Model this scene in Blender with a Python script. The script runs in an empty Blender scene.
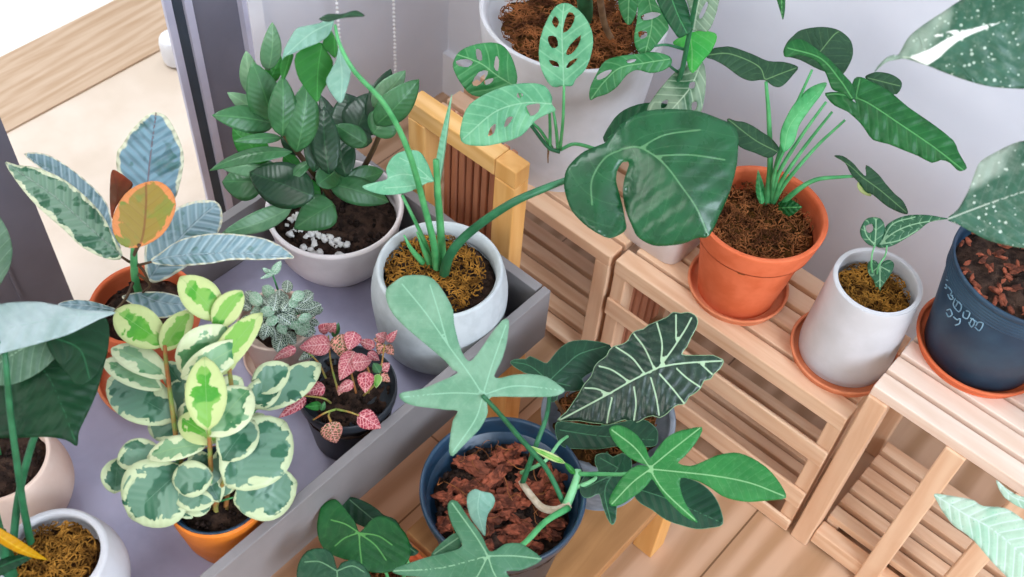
import bpy, bmesh, math, random
from math import sin, cos, pi, sqrt, radians
from mathutils import Vector as V, Matrix, geometry, noise
random.seed(7)
S = bpy.context.scene
COL = S.collection

# ------------------------------------------------------------------ camera
CX, CY, F, H = 512.0, 288.5, 1100.0, 1.5
dn = V((430-CX, -(1180-CY), -F)).normalized()
upc = -dn
fh = (V((0,0,-1)) - upc*(V((0,0,-1)).dot(upc))).normalized()
Xc = fh.cross(upc)
a_ = radians(-38.0)
wx = Xc*cos(a_) + fh*sin(a_)
wy = -Xc*sin(a_) + fh*cos(a_)
ROT = Matrix((wx, wy, upc))            # camera vector -> world vector
CAM = V((0,0,H))
cd = bpy.data.cameras.new('camera'); cam = bpy.data.objects.new('camera', cd); COL.objects.link(cam)
cam.matrix_world = Matrix.Translation(CAM) @ ROT.to_4x4()
cd.sensor_width = 36.0; cd.lens = F*36.0/1024.0; cd.clip_start = 0.02; cd.clip_end = 50
S.camera = cam
cd.dof.use_dof = True; cd.dof.focus_distance = 1.42; cd.dof.aperture_fstop = 7

def ray(u, v): return ROT @ V((u-CX, CY-v, -F))
def at(u, v, z):
    d = ray(u, v); return CAM + d*((z-H)/d.z)
FW = ROT @ V((0,0,-1))
def dep(p): return (p-CAM).dot(FW)
def px(p): return dep(p)/F             # metres per pixel at p

# ------------------------------------------------------------------ materials
def srgb(h):
    h = h.lstrip('#'); c = [int(h[i:i+2],16)/255 for i in (0,2,4)]
    return tuple((x/12.92 if x <= .04045 else ((x+.055)/1.055)**2.4) for x in c)+(1,)

class NT:
    def __init__(s, name):
        s.m = bpy.data.materials.new(name); s.m.use_nodes = True
        s.t = s.m.node_tree; s.n = s.t.nodes; s.b = s.n['Principled BSDF']; s.out = s.n['Material Output']
    def node(s, ty, **k):
        n = s.n.new(ty)
        for a, v in k.items(): setattr(n, a, v)
        return n
    def put(s, sock, v):
        if isinstance(v, (int, float)): sock.default_value = v
        elif isinstance(v, tuple): sock.default_value = v
        else: s.t.links.new(v, sock)
    def math(s, op, a, b=0.0, c=None, clamp=False):
        n = s.node('ShaderNodeMath', operation=op); n.use_clamp = clamp
        s.put(n.inputs[0], a); s.put(n.inputs[1], b)
        if c is not None: s.put(n.inputs[2], c)
        return n.outputs[0]
    def mix(s, f, a, b):
        n = s.node('ShaderNodeMix', data_type='RGBA')
        s.put(n.inputs['Factor'], f); s.put(n.inputs[6], a); s.put(n.inputs[7], b)
        return n.outputs[2]
    def attr(s, name): return s.node('ShaderNodeAttribute', attribute_name=name).outputs['Fac']
    def step(s, v, lo, hi, a=0.0, b=1.0):
        n = s.node('ShaderNodeMapRange', interpolation_type='SMOOTHSTEP')
        s.put(n.inputs[0], v); n.inputs[1].default_value = lo; n.inputs[2].default_value = hi
        n.inputs[3].default_value = a; n.inputs[4].default_value = b
        return n.outputs[0]
    def coord(s, scale=(1,1,1), rnd=False):
        tc = s.node('ShaderNodeTexCoord'); mp = s.node('ShaderNodeMapping')
        s.t.links.new(tc.outputs['Object'], mp.inputs[0]); mp.inputs['Scale'].default_value = scale
        if rnd:
            oi = s.node('ShaderNodeObjectInfo'); cm = s.node('ShaderNodeCombineXYZ')
            r = s.math('MULTIPLY', oi.outputs['Random'], 37.0)
            for i in range(3): s.t.links.new(r, cm.inputs[i])
            s.t.links.new(cm.outputs[0], mp.inputs['Location'])
        return mp.outputs[0]
    def noise(s, scale, co=None, detail=4, rough=.55, dist=0.0):
        n = s.node('ShaderNodeTexNoise'); n.inputs['Scale'].default_value = scale
        n.inputs['Detail'].default_value = detail; n.inputs['Roughness'].default_value = rough
        n.inputs['Distortion'].default_value = dist
        if co is not None: s.t.links.new(co, n.inputs['Vector'])
        return n.outputs['Fac']
    def bump(s, h, strength=.3, dist=.001):
        n = s.node('ShaderNodeBump'); n.inputs['Strength'].default_value = strength; n.inputs['Distance'].default_value = dist
        s.put(n.inputs['Height'], h); s.t.links.new(n.outputs[0], s.b.inputs['Normal']); return n
    def fin(s, col, rough=.5, spec=.5):
        s.put(s.b.inputs['Base Color'], col); s.put(s.b.inputs['Roughness'], rough)
        s.b.inputs['Specular IOR Level'].default_value = spec
        return s.m

def leafmat(name, base, base2, vein='#8fb58a', vw=.0009, lat=.35, edge=None, ew=.0, varieg=None, vcol='#e9efc0',
            vcol2=None, rough=.42, trans=.09, dim=.47, vdim=.8, vn=1.1, vd=.85, vs=.6, mott=.14, latw=.1, vamt=.5, vscale=60, bump=.35, spec=.3, back=None, vmix=1.0, blot=30):
    s = NT(name); co = s.coord(rnd=True)
    def tone(h, k, q=1.08):
        c = srgb(h); l = .3*c[0]+.6*c[1]+.1*c[2]
        r_, g_, b_ = [max(0, (l+(x-l)*q)*k) for x in c[:3]]
        if dim < .6 and g_ > r_ and g_ > b_*1.12: r_, b_ = r_+.06*g_, b_*.86
        return (r_, g_, b_, 1)
    vein_h = vein
    base, base2, vein = tone(base, dim), tone(base2, dim), tone(vein, vdim)
    vcol = tone(vcol, vd); vcol2 = tone(vcol2, dim) if vcol2 else base2
    if edge: edge = tone(edge, vdim)
    if back: back = tone(back, dim)
    col = s.mix(s.step(s.noise(blot, co), .35, .65), base, base2)
    col = s.mix(s.step(s.noise(170, co, 5, .7), .45, .75, 0, mott), col, tone(vein_h, dim*1.3))
    d, ph, e = s.attr('d'), s.attr('ph'), s.attr('e')
    if varieg == 'edge':       # cream margin eating irregularly into a green centre
        r = s.node('ShaderNodeAttribute', attribute_name='es').outputs['Fac']
        n1 = s.noise(vscale, co, 3, .6, .6)
        m = s.step(s.math('ADD', r, s.math('MULTIPLY', s.math('SUBTRACT', n1, .5), vn)), vamt-.03, vamt+.03, 1.0, 0.0)
        g2 = s.mix(s.step(s.noise(vscale*.8, s.coord((1.3,1,1), rnd=True), 2), .5, .56), vcol2, col)
        col = s.mix(m, g2, vcol)
    elif varieg == 'speckle':
        st = s.coord((1,1,1), rnd=True)
        v = s.node('ShaderNodeTexVoronoi'); v.inputs['Scale'].default_value = vscale; s.t.links.new(st, v.inputs['Vector'])
        n1 = s.noise(vscale*.35, co, 3)
        m = s.step(s.math('ADD', v.outputs['Distance'], s.math('MULTIPLY', n1, -.55)), -.16, -.08, .75, 0.0)
        col = s.mix(m, col, vcol)
        n2 = s.noise(9, s.coord((1,1,1), rnd=True), 2, .5, 1.0)
        col = s.mix(s.math('MULTIPLY', s.step(n2, .56, .66), .45), col, vcol)
    elif varieg == 'net':
        v = s.node('ShaderNodeTexVoronoi', feature='DISTANCE_TO_EDGE'); v.inputs['Scale'].default_value = vscale
        s.t.links.new(co, v.inputs['Vector'])
        m = s.step(v.outputs['Distance'], vamt*.5, vamt, 1.0, 0.0)
        col = s.mix(s.math('MULTIPLY', m, vmix), col, vcol)
    fr = s.math('ABSOLUTE', s.math('SUBTRACT', s.math('FRACT', ph), .5))
    lm = s.step(fr, 0.0, latw, 1.0, 0.0)
    col = s.mix(s.math('MULTIPLY', lm, lat), col, vein)
    vm = s.step(d, vw*.45, vw, 1.0, 0.0)
    col = s.mix(s.math('MULTIPLY', vm, vs), col, vein)
    if varieg == 'speckle': col = s.mix(s.step(s.attr('pt'), .2, 1.4), col, (.78,.80,.70,1))
    if edge: col = s.mix(s.step(e, ew*.6, ew, 1.0, 0.0), col, edge)
    if back:
        g = s.node('ShaderNodeNewGeometry')
        col = s.mix(g.outputs['Backfacing'], col, back)
    h = s.math('ADD', s.math('MULTIPLY', s.math('COSINE', s.math('MULTIPLY', ph, 6.2832)), .5), s.math('MULTIPLY', s.noise(90, co, 3), .6))
    s.bump(s.math('ADD', h, s.math('MULTIPLY', vm, -.8)), bump, .0016)
    s.fin(col, s.math('ADD', rough, s.math('MULTIPLY', s.noise(50, co, 2), .12)), spec)
    tr = s.node('ShaderNodeBsdfTranslucent'); s.put(tr.inputs[0], s.mix(.35, col, srgb('#b8d84a')))
    mx = s.node('ShaderNodeMixShader'); mx.inputs[0].default_value = trans
    s.t.links.new(s.b.outputs[0], mx.inputs[1]); s.t.links.new(tr.outputs[0], mx.inputs[2])
    s.t.links.new(mx.outputs[0], s.out.inputs[0])
    return s.m

def plain(name, c1, c2=None, scale=30, rough=.5, spec=.4, bump=0.0, bs=200, lo=.35, hi=.65, bd=.0008, st=(1,1,1), metal=0):
    s = NT(name); co = s.coord(st)
    col = s.mix(s.step(s.noise(scale, co, 5), lo, hi), srgb(c1), srgb(c2 or c1))
    if bump: s.bump(s.noise(bs, co, 4), bump, bd)
    s.b.inputs['Metallic'].default_value = metal
    return s.fin(col, rough, spec)

def wood(name, axis, light, dark, knot='#a8703f', rough=.5):
    s = NT(name); sc = [14, 14, 14]; sc[axis] = 1.2
    co = s.coord(tuple(sc), rnd=True)
    n = s.noise(3.2, co, 6, .6, 1.2)
    w = s.node('ShaderNodeTexWave', wave_type='BANDS', bands_direction='DIAGONAL'); s.t.links.new(co, w.inputs['Vector'])
    w.inputs['Scale'].default_value = 1.6; w.inputs['Distortion'].default_value = 7; w.inputs['Detail'].default_value = 3
    g = s.math('ADD', s.math('MULTIPLY', n, .8), s.math('MULTIPLY', w.outputs['Fac'], .2))
    col = s.mix(s.step(g, .25, .8), srgb(light), srgb(dark))
    oi = s.node('ShaderNodeObjectInfo')
    col = s.mix(s.math('MULTIPLY', oi.outputs['Random'], .45), col, srgb(dark))
    kn = s.noise(9, s.coord((1,1,1), rnd=True), 2)
    col = s.mix(s.step(kn, .70, .78, 0, .6), col, srgb(knot))
    s.bump(g, .12, .0006)
    return s.fin(col, rough, .35)

# ------------------------------------------------------------------ objects
ORG = {}
def thing(name, label, cat, loc=(0,0,0), group=None):
    o = bpy.data.objects.new(name, None); COL.objects.link(o); o.location = loc; o.empty_display_size = .03
    o['label'] = label; o['category'] = cat
    if group: o['group'] = group
    ORG[o.name] = V(loc); return o
def tag(o, label, cat, group=None):
    o['label'] = label; o['category'] = cat
    if group: o['group'] = group
    return o
def obj(name, verts, faces, mat, parent=None, attrs=None, smooth=True, label=None, thick=0, kind=None, bevel=0):
    org = ORG[parent.name] if parent else V((0,0,0))
    me = bpy.data.meshes.new(name)
    me.from_pydata([tuple(V(v)-org) for v in verts], [], faces)
    if attrs:
        for k, vals in attrs.items():
            a = me.attributes.new(k, 'FLOAT', 'POINT'); a.data.foreach_set('value', vals)
    me.materials.append(mat); me.validate(); me.update()
    if smooth: me.polygons.foreach_set('use_smooth', [True]*len(me.polygons))
    o = bpy.data.objects.new(name, me); COL.objects.link(o)
    if parent: o.parent = parent; ORG[o.name] = org
    else: ORG[o.name] = org
    if label: o['label'] = label
    if kind: o['kind'] = kind
    if thick:
        m = o.modifiers.new('thickness', 'SOLIDIFY'); m.thickness = thick; m.offset = 0
    if bevel:
        m = o.modifiers.new('bevel', 'BEVEL'); m.width = bevel; m.segments = 2; m.limit_method = 'ANGLE'
    return o

class MB:
    def __init__(s): s.v = []; s.f = []
    def box(s, x0, x1, y0, y1, z0, z1):
        n = len(s.v)
        s.v += [V((x,y,z)) for x in (x0,x1) for y in (y0,y1) for z in (z0,z1)]
        s.f += [tuple(n+i for i in q) for q in ((0,1,3,2),(4,6,7,5),(0,4,5,1),(2,3,7,6),(0,2,6,4),(1,5,7,3))]
        return s
    def tube(s, pts, rad, n=8):
        pts = [V(p) for p in pts]
        if not isinstance(rad, (list, tuple)): rad = [rad]*len(pts)
        b0 = len(s.v); up = None
        for i, p in enumerate(pts):
            t = (pts[min(i+1,len(pts)-1)] - pts[max(i-1,0)]).normalized()
            if up is None: up = t.orthogonal().normalized()
            up = (up - t*up.dot(t)).normalized(); sd = t.cross(up)
            for k in range(n):
                a = 2*pi*k/n; s.v.append(p + (up*cos(a)+sd*sin(a))*rad[i])
        for i in range(len(pts)-1):
            for k in range(n):
                a, b = b0+i*n+k, b0+i*n+(k+1)%n
                s.f.append((a, b, b+n, a+n))
        s.f.append(tuple(b0+k for k in range(n))[::-1]); e = b0+(len(pts)-1)*n
        s.f.append(tuple(e+k for k in range(n))); return s
    def blob(s, c, r, sc=(1,1,1), amp=.3, seed=0, rot=None, seg=6):
        b0 = len(s.v); c = V(c)
        off = V((seed*3.1, seed*1.7, seed*.9))
        rows = seg//2+1
        for i in range(rows+1):
            th = pi*i/rows
            for k in range(seg):
                a = 2*pi*k/seg
                d = V((sin(th)*cos(a), sin(th)*sin(a), cos(th)))
                q = d*(1+amp*noise.noise(d*1.7+off)*1.6)
                q = V((q.x*sc[0], q.y*sc[1], q.z*sc[2]))*r
                if rot: q = rot @ q
                s.v.append(c+q)
        for i in range(rows):
            for k in range(seg):
                a, b = b0+i*seg+k, b0+i*seg+(k+1)%seg
                s.f.append((a, a+seg, b+seg, b))
        return s
    def build(s, name, mat, parent=None, **k): return obj(name, s.v, s.f, mat, parent, **k)

def cr(pts, sub=4, closed=False):
    pts = [V(p) for p in pts]; n = len(pts); out = []
    if n < 3 and not closed:
        return [pts[0].lerp(pts[-1], i/sub) for i in range(sub+1)]
    rng = n if closed else n-1
    for i in range(rng):
        p1, p2 = pts[i], pts[(i+1) % n]
        p0 = pts[i-1] if (closed or i > 0) else p1*2-p2
        p3 = pts[(i+2) % n] if (closed or i+2 < n) else p2*2-p1
        for k in range(sub):
            t = k/sub
            out.append(.5*((2*p1)+(p2-p0)*t+(2*p0-5*p1+4*p2-p3)*t*t+(3*p1-p0-3*p2+p3)*t**3))
    if not closed: out.append(pts[-1])
    return out

def tube(name, pts, r0, r1, mat, parent, sub=5, n=8, label=None):
    P = cr(pts, sub); m = len(P)-1
    return MB().tube(P, [r0+(r1-r0)*i/m for i in range(m+1)], n).build(name, mat, parent, label=label)
def stalk(name, pts, r0, r1, mat, parent, **k):       # points given as picture column, row and height above the floor
    return tube(name, [at(*p) for p in pts], r0, r1, mat, parent, **k)

# ---- leaf traced from its outline, laid on its own tilted, bent surface
def pip(x, y, poly):
    c = False; j = len(poly)-1
    for i in range(len(poly)):
        xi, yi = poly[i]; xj, yj = poly[j]
        if (yi > y) != (yj > y) and x < (xj-xi)*(y-yi)/(yj-yi)+xi: c = not c
        j = i
    return c
def segd(x, y, a, b):
    dx, dy = b[0]-a[0], b[1]-a[1]; L = dx*dx+dy*dy
    t = 0 if L == 0 else max(0, min(1, ((x-a[0])*dx+(y-a[1])*dy)/L))
    qx, qy = a[0]+dx*t, a[1]+dy*t
    cr_ = dx*(y-a[1])-dy*(x-a[0])
    return sqrt((x-qx)**2+(y-qy)**2), t, (1 if cr_ > 0 else -1)

def traced(parent, outline, veins, mat, z, k=.3, off=(0,0,0), holes=(), fold=.15, droop=.0, wave=0.0, name='leaf', sub=3,
           spacing=.012, slant=.8, label=None, latset=None, arch=0.0, thick=.0006, bend=None, cup=0.0, patch=()):
    ol = [tuple(p) for p in cr([(x, y) for x, y in outline], sub, True)]
    hl = [[tuple(p) for p in cr([(x, y) for x, y in h], 2, True)] for h in holes]
    n = len(ol); area = abs(sum(ol[i][0]*ol[(i+1)%n][1]-ol[(i+1)%n][0]*ol[i][1] for i in range(n)))/2
    cu = sum(p[0] for p in ol)/n; cv = sum(p[1] for p in ol)/n
    P0 = at(cu, cv, z); toc = (CAM-P0).normalized()
    nrm = (toc*(1-k)+V((0,0,1))*k+V(off)).normalized()
    pm = px(P0)
    def plane(u, v):
        d = ray(u, v); return CAM + d*((P0-CAM).dot(nrm)/d.dot(nrm))
    veins = [[tuple(p) for p in cr(v, 10)] for v in veins]
    main = veins[0]; cum = [0]
    for a, b in zip(main, main[1:]): cum.append(cum[-1]+sqrt((a[0]-b[0])**2+(a[1]-b[1])**2))
    ML = cum[-1]
    def disp(u, v):
        best = (1e9, 0, 1)
        for i in range(len(main)-1):
            d, t, sg = segd(u, v, main[i], main[i+1])
            if d < best[0]: best = (d, cum[i]+t*(cum[i+1]-cum[i]), sg)
        d, a, sg = best; t = a/ML
        dd = sqrt(d*d+9)-3
        x = -fold*dd - droop*ML*t*t + arch*ML*4*t*(1-t) + cup*sg*dd
        x += wave*sin(a*.33+sg*1.1)*min(1, d/14)
        if bend and u < bend[0]: x += -bend[1]*(bend[0]-u)+bend[2]*(v-bend[3])*min(1, (bend[0]-u)/30)
        return x*pm
    g = max(2.0, sqrt(area)/26)
    pts, edges = [], []
    for loop in [ol]+hl:
        b0 = len(pts); pts += [V(p) for p in loop]; m = len(loop)
        edges += [(b0+i, b0+(i+1) % m) for i in range(m)]
    ys = [p[1] for p in ol]; xs = [p[0] for p in ol]
    y = min(ys); row = 0
    while y < max(ys):
        x = min(xs)+(g/2 if row % 2 else 0)
        while x < max(xs):
            if pip(x, y, ol) and not any(pip(x, y, h) for h in hl):
                if min(segd(x, y, ol[i], ol[(i+1)%n])[0] for i in range(n)) > g*.45 and all(min(segd(x,y,h[i],h[(i+1)%len(h)])[0] for i in range(len(h))) > g*.4 for h in hl):
                    pts.append(V((x, y)))
            x += g
        y += g*.87; row += 1
    keep = []
    for vn in veins+[h+[h[0]] for h in patch]:
        prev = None
        for q in vn:
            if prev is None or (q[0]-prev[0])**2+(q[1]-prev[1])**2 > 2.2:
                if pip(q[0], q[1], ol) and min(segd(q[0], q[1], ol[i], ol[(i+1)%n])[0] for i in range(n)) > .5 and not any(min(segd(q[0], q[1], h[i], h[(i+1)%len(h)])[0] for i in range(len(h))) < .6 or pip(q[0], q[1], h) for h in hl):
                    keep.append(V(q)); prev = q
    nb = sum(len(l) for l in [ol]+hl)
    body = [p for p in pts[nb:] if all((p[0]-q[0])**2+(p[1]-q[1])**2 > 1.5 for q in keep)]
    for q0, q1 in zip(keep, keep[1:]):
        pass
    pts = pts[:nb]+keep+body
    for i in range(len(keep)-1):
        if (keep[i]-keep[i+1]).length < 4.5: edges.append((nb+i, nb+i+1))
    r = geometry.delaunay_2d_cdt(pts, edges, [], 0, 1e-5)
    vs = r[0]; faces = []
    for f in r[2]:
        mx = sum(vs[i][0] for i in f)/3; my = sum(vs[i][1] for i in f)/3
        if pip(mx, my, ol) and not any(pip(mx, my, h) for h in hl): faces.append(tuple(f))
    use = sorted({i for f in faces for i in f}); rm = {o: i for i, o in enumerate(use)}
    faces = [tuple(rm[i] for i in f) for f in faces]
    W = []; d_, ph_, e_, es_, pt_ = [], [], [], [], []
    allv = veins if latset is None else [veins[i] for i in latset]
    emax = 1e-6
    for i in use:
        u, v = vs[i][0], vs[i][1]
        p = plane(u, v); dirn = (CAM-p).normalized(); W.append(p+dirn*disp(u, v))
        bd = 1e9
        for vn in veins:
            for a, b in zip(vn, vn[1:]):
                dd = segd(u, v, a, b)[0]
                if dd < bd: bd = dd
        bl = (1e9, 0, 1)
        for j, vn in enumerate(allv):
            acc = 0
            for a, b in zip(vn, vn[1:]):
                L = sqrt((a[0]-b[0])**2+(a[1]-b[1])**2)
                dd, t, sg = segd(u, v, a, b)
                if dd < bl[0]: bl = (dd, acc+t*L+j*7.3, sg)
                acc += L
        if patch: pt_.append(max((1 if pip(u, v, h) else -1)*min(segd(u, v, h[i_], h[(i_+1)%len(h)])[0] for i_ in range(len(h))) for h in patch))
        ed = min(segd(u, v, ol[q], ol[(q+1)%n])[0] for q in range(n))
        emax = max(emax, ed)
        d_.append(bd*pm); ph_.append((bl[1]-slant*bl[0])*pm/spacing); e_.append(ed*pm); es_.append(ed)
    es_ = [q/emax for q in es_]
    # faces towards the viewer
    f0 = faces[0]; nn = (W[f0[1]]-W[f0[0]]).cross(W[f0[2]]-W[f0[0]])
    if nn.dot(CAM-W[f0[0]]) < 0: faces = [f[::-1] for f in faces]
    o = obj(name, W, faces, mat, parent, attrs=dict({'d': d_, 'ph': ph_, 'e': e_, 'es': es_}, **({'pt': pt_} if patch else {})), label=label, thick=thick)
    o_at = lambda u, v: plane(u, v)+(CAM-plane(u, v)).normalized()*disp(u, v)
    return o, o_at

# ---- leaf with a regular blade between two points in space
SH = {'oval': lambda t: (sin(pi*t**.8))**.75 if 0 < t < 1 else 0,
      'lance': lambda t: (sin(pi*t**.75))**.9 if 0 < t < 1 else 0,
      'round': lambda t: (sin(pi*t**.95))**.6 if 0 < t < 1 else 0,
      'ovate': lambda t: (sin(pi*t**.6))**.85 if 0 < t < 1 else 0,
      'obov': lambda t: (sin(pi*t**1.25))**.8 if 0 < t < 1 else 0,
      'strap': lambda t: (min(1, t*6)**.5)*(1-t)**.6*1.05 if 0 < t < 1 else 0}
def blade(parent, B, T, wpx, mat, roll=0, fold=.25, arch=.12, shape='oval', name='leaf', spacing=.008, curl=0, label=None, n=12, m=4, thick=.0006, rip=0.0):
    B, T = V(B), V(T); ax = T-B; L = ax.length; mid = (B+T)/2
    toc = (CAM-mid).normalized(); sd = ax.cross(toc).normalized()
    sd = Matrix.Rotation(radians(roll), 3, ax.normalized()) @ sd
    up = sd.cross(ax).normalized()
    w = wpx*px(mid)/2
    vv, ff, d_, ph_, e_, es_ = [], [], [], [], [], []
    cols = 2*m+1
    for i in range(n+1):
        t = i/n; ts = .004+.992*t
        pw = SH[shape](ts)*w
        c = B+ax*t+up*(arch*L*(4*t*(1-t)) - curl*L*t*t)
        for j in range(-m, m+1):
            q = j/m
            h = -fold*abs(q)*pw + rip*w*sin(t*19)*abs(q)
            vv.append(c+sd*q*pw+up*h)
            d_.append(abs(q)*pw); ph_.append((t*L-.8*abs(q)*pw)/spacing); e_.append((1-abs(q))*pw)
            es_.append((1-abs(q))*min(1, 4*(1-t))*min(1, 6*t+.2))
    for i in range(n):
        for j in range(cols-1):
            a = i*cols+j; ff.append((a, a+1, a+cols+1, a+cols))
    nn = (vv[ff[cols][1]]-vv[ff[cols][0]]).cross(vv[ff[cols][2]]-vv[ff[cols][0]])
    if nn.dot(up) < 0: ff = [f[::-1] for f in ff]
    return obj(name, vv, ff, mat, parent, attrs={'d': d_, 'ph': ph_, 'e': e_, 'es': es_}, label=label, thick=thick)
def bl(parent, b, t, w, mat, **k): return blade(parent, at(*b), at(*t), w, mat, **k)

# ---- pots
def lathe(name, prof, mat, parent, cx, cy, z0, n=64, label=None, wob=0.0):
    vv, ff = [], []
    for r, z in prof:
        for k in range(n):
            a = 2*pi*k/n; rr = r*(1+wob*noise.noise(V((cos(a)*2, sin(a)*2, z*12))))
            vv.append(V((cx+rr*cos(a), cy+rr*sin(a), z0+z)))
    for i in range(len(prof)-1):
        for k in range(n):
            a, b = i*n+k, i*n+(k+1) % n; ff.append((a, b, b+n, a+n))
    ff.append(tuple(range(n))[::-1]); e = (len(prof)-1)*n; ff.append(tuple(e+k for k in range(n)))
    return obj(name, vv, ff, mat, parent, label=label)
def rounded(prof, sub=4): return [(max(p[0], .0005), p[1]) for p in cr([(r, z) for r, z in prof], sub)]
def soil(parent, cx, cy, z, r, mat, amp=.004, name='soil', n=40, rings=12, label=None):
    vv = [V((cx, cy, z+amp))]; ff = []
    for i in range(1, rings+1):
        rr = r*i/rings
        for k in range(n):
            a = 2*pi*k/n; x, y = cx+rr*cos(a), cy+rr*sin(a)
            vv.append(V((x, y, z+amp*1.8*noise.noise(V((x*60, y*60, 1)))+amp*noise.noise(V((x*200, y*200, 3)))-(.012*(i/rings)**4))))
    for k in range(n): ff.append((0, 1+k, 1+(k+1) % n))
    for i in range(rings-1):
        for k in range(n):
            a, b = 1+i*n+k, 1+i*n+(k+1) % n; ff.append((a, a+n, b+n, b))
    # closed underside so that the soil is a body, not a film
    b0 = len(vv); vv += [V((cx+r*.9*cos(2*pi*k/n), cy+r*.9*sin(2*pi*k/n), z-.03)) for k in range(n)]
    o0 = 1+(rings-1)*n
    for k in range(n): ff.append((o0+k, b0+k, b0+(k+1) % n, o0+(k+1) % n))
    ff.append(tuple(b0+k for k in range(n))[::-1])
    return obj(name, vv, ff, mat, parent, label=label)
def coir(parent, cx, cy, z, r, mat, n=160, name='moss', th=.0008, ln=.013, seed=1, label=None):
    R = random.Random(seed); b = MB(); n = int(n*2.6) if name == 'moss' else n
    for _ in range(n):
        rr = r*sqrt(R.random())*.93; a = R.random()*2*pi; x, y = cx+rr*cos(a), cy+rr*sin(a)
        h = R.random()*2*pi; l = ln*(.4+R.random()); pts = []
        for i in range(4):
            pts.append(V((x, y, z+.001+R.random()*.006))); h += R.uniform(-1, 1); x += cos(h)*l/3; y += sin(h)*l/3
            q = sqrt((x-cx)**2+(y-cy)**2)
            if q > r*.96: x = cx+(x-cx)*r*.96/q; y = cy+(y-cy)*r*.96/q
        b.tube(cr(pts, 2), th*R.uniform(.5, 1.3), 4)
    return b.build(name, mat, parent, kind='stuff', label=label)
def crumbs(parent, cx, cy, z, r, mat, n=200, s=.003, seed=1, name='soil_crumbs', sc=(1,1,.8)):
    R = random.Random(seed); b = MB()
    for i in range(n):
        rr = r*sqrt(R.random())*.95; a = R.random()*2*pi
        b.blob((cx+rr*cos(a), cy+rr*sin(a), z+R.random()*.003), s*R.uniform(.4, 1.2), sc, .5, i, seg=5)
    return b.build(name, mat, parent, kind='stuff')
# ------------------------------------------------------------------ palette
M = {}
M['slat'] = wood('cedar_x', 0, '#efcdab', '#d8a984')
M['slat_p'] = wood('lit_cedar', 0, '#f0dccb', '#dfc0a8')  # same cedar, paled by the light falling on it, put into the colour
M['slat_y'] = wood('cedar_y', 1, '#efcdab', '#d8a984')
M['slat_z'] = wood('cedar_z', 2, '#efcdab', '#d8a984')
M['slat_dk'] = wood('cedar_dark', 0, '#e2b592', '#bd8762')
M['slat_dkz'] = wood('cedar_shaded_upright', 2, '#c98a6a', '#a86a4e')  # shade on the upright slats darkened into the cedar colour
M['pine_x'] = wood('pine_x', 0, '#f0c283', '#d9a055')
M['pine_y'] = wood('pine_y', 1, '#b98654', '#9c6c40')
M['pine_z'] = wood('pine_z', 2, '#f0bd79', '#d99a50')
M['grey'] = plain('grey_paint', '#7b7675', '#85807f', 8, .55, .3, .15, 300)
M['trayin'] = plain('tray_floor_paint', '#b4b1c6', '#a5a2b8', 12, .6, .35, .1, 200)
M['wall'] = plain('wall_plaster', '#d6d7de', '#dbdce2', 6, .8, .2, .08, 400)
M['white'] = plain('white_paint', '#e9e9ec', '#e2e2e6', 10, .6, .3)
M['frame'] = plain('anthracite_frame', '#6c6c78', '#72727e', 10, .6, .3)
M['frame2'] = plain('anthracite_groove', '#3c4650', '#424c56', 10, .5, .3)
M['strip'] = plain('pale_metal', '#b9b9cc', '#c3c3d4', 10, .45, .5)
M['ceramic_w'] = plain('white_ceramic', '#cdcbcc', '#c5c3c3', 25, .45, .4, .08, 250)
M['ceramic_p'] = plain('rosy_white_ceramic', '#ebe2df', '#e2d8d5', 25, .45, .4, .06, 250)
M['concrete_w'] = plain('white_concrete', '#c0c5c5', '#b6bbbb', 60, .7, .25, .25, 350)
M['cream'] = plain('cream_ceramic', '#e2c9b8', '#d9bba8', 20, .55, .3, .08, 200)
M['terra'] = plain('terracotta', '#dc7048', '#cf6239', 25, .7, .25, .15, 300)
M['terra2'] = plain('terracotta_saucer', '#de8a62', '#d07a52', 30, .75, .25, .15, 300)
M['orange'] = plain('orange_glaze', '#e8822a', '#d9741f', 25, .5, .35, .1, 300)
M['black'] = plain('black_plastic', '#23272c', '#2b3036', 30, .4, .4, .05, 200)
M['bluepl'] = plain('blue_black_plastic', '#1d3a50', '#182e40', 25, .35, .5, .05, 200)
M['nursery'] = plain('dusty_nursery_plastic', '#1a3044', '#284558', 14, .45, .45, .1, 150, .35, .75)
M['conc'] = plain('grey_concrete', '#8c9197', '#6f757c', 35, .85, .2, .5, 250)
M['soil'] = plain('dark_soil', '#2a201c', '#4a382e', 90, .9, .1, .8, 500, bd=.003)
M['soil_b'] = plain('brown_soil', '#3a2414', '#6e4a22', 110, .9, .1, .8, 500, bd=.003)
M['moss'] = plain('coir', '#a0702e', '#4a2e12', 40, .9, .1)
M['moss_y'] = plain('coir_gold', '#b07c34', '#5c3c16', 60, .9, .1)
M['moss_r'] = plain('coir_red', '#a0643a', '#4a2a18', 40, .9, .1)
def barkmat():
    s = NT('pine_bark'); co = s.coord((1,1,3), rnd=True)
    col = s.mix(s.step(s.noise(60, co, 5), .35, .65), srgb('#ab5c42'), srgb('#4e281c'))
    oi = s.node('ShaderNodeObjectInfo'); col = s.mix(s.math('MULTIPLY', oi.outputs['Random'], .6), col, srgb('#4a2a1e'))
    s.bump(s.noise(140, co, 5), 1.0, .003); return s.fin(col, .85, .2)
M['bark'] = barkmat()
M['crumb'] = plain('soil_crumb', '#3a2c26', '#1c1512', 60, .9, .1)
M['pebble'] = plain('white_pebble', '#e6e4e0', '#cfccc6', 60, .7, .3, .1, 300)
M['root'] = plain('pale_root', '#cfc0a8', '#a8957a', 60, .7, .2)
M['bead'] = plain('white_bead', '#f2f2f2', None, 10, .3, .5)
M['st_green'] = plain('green_stalk', '#3f8f52', '#5aa968', 40, .45, .4)
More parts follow.
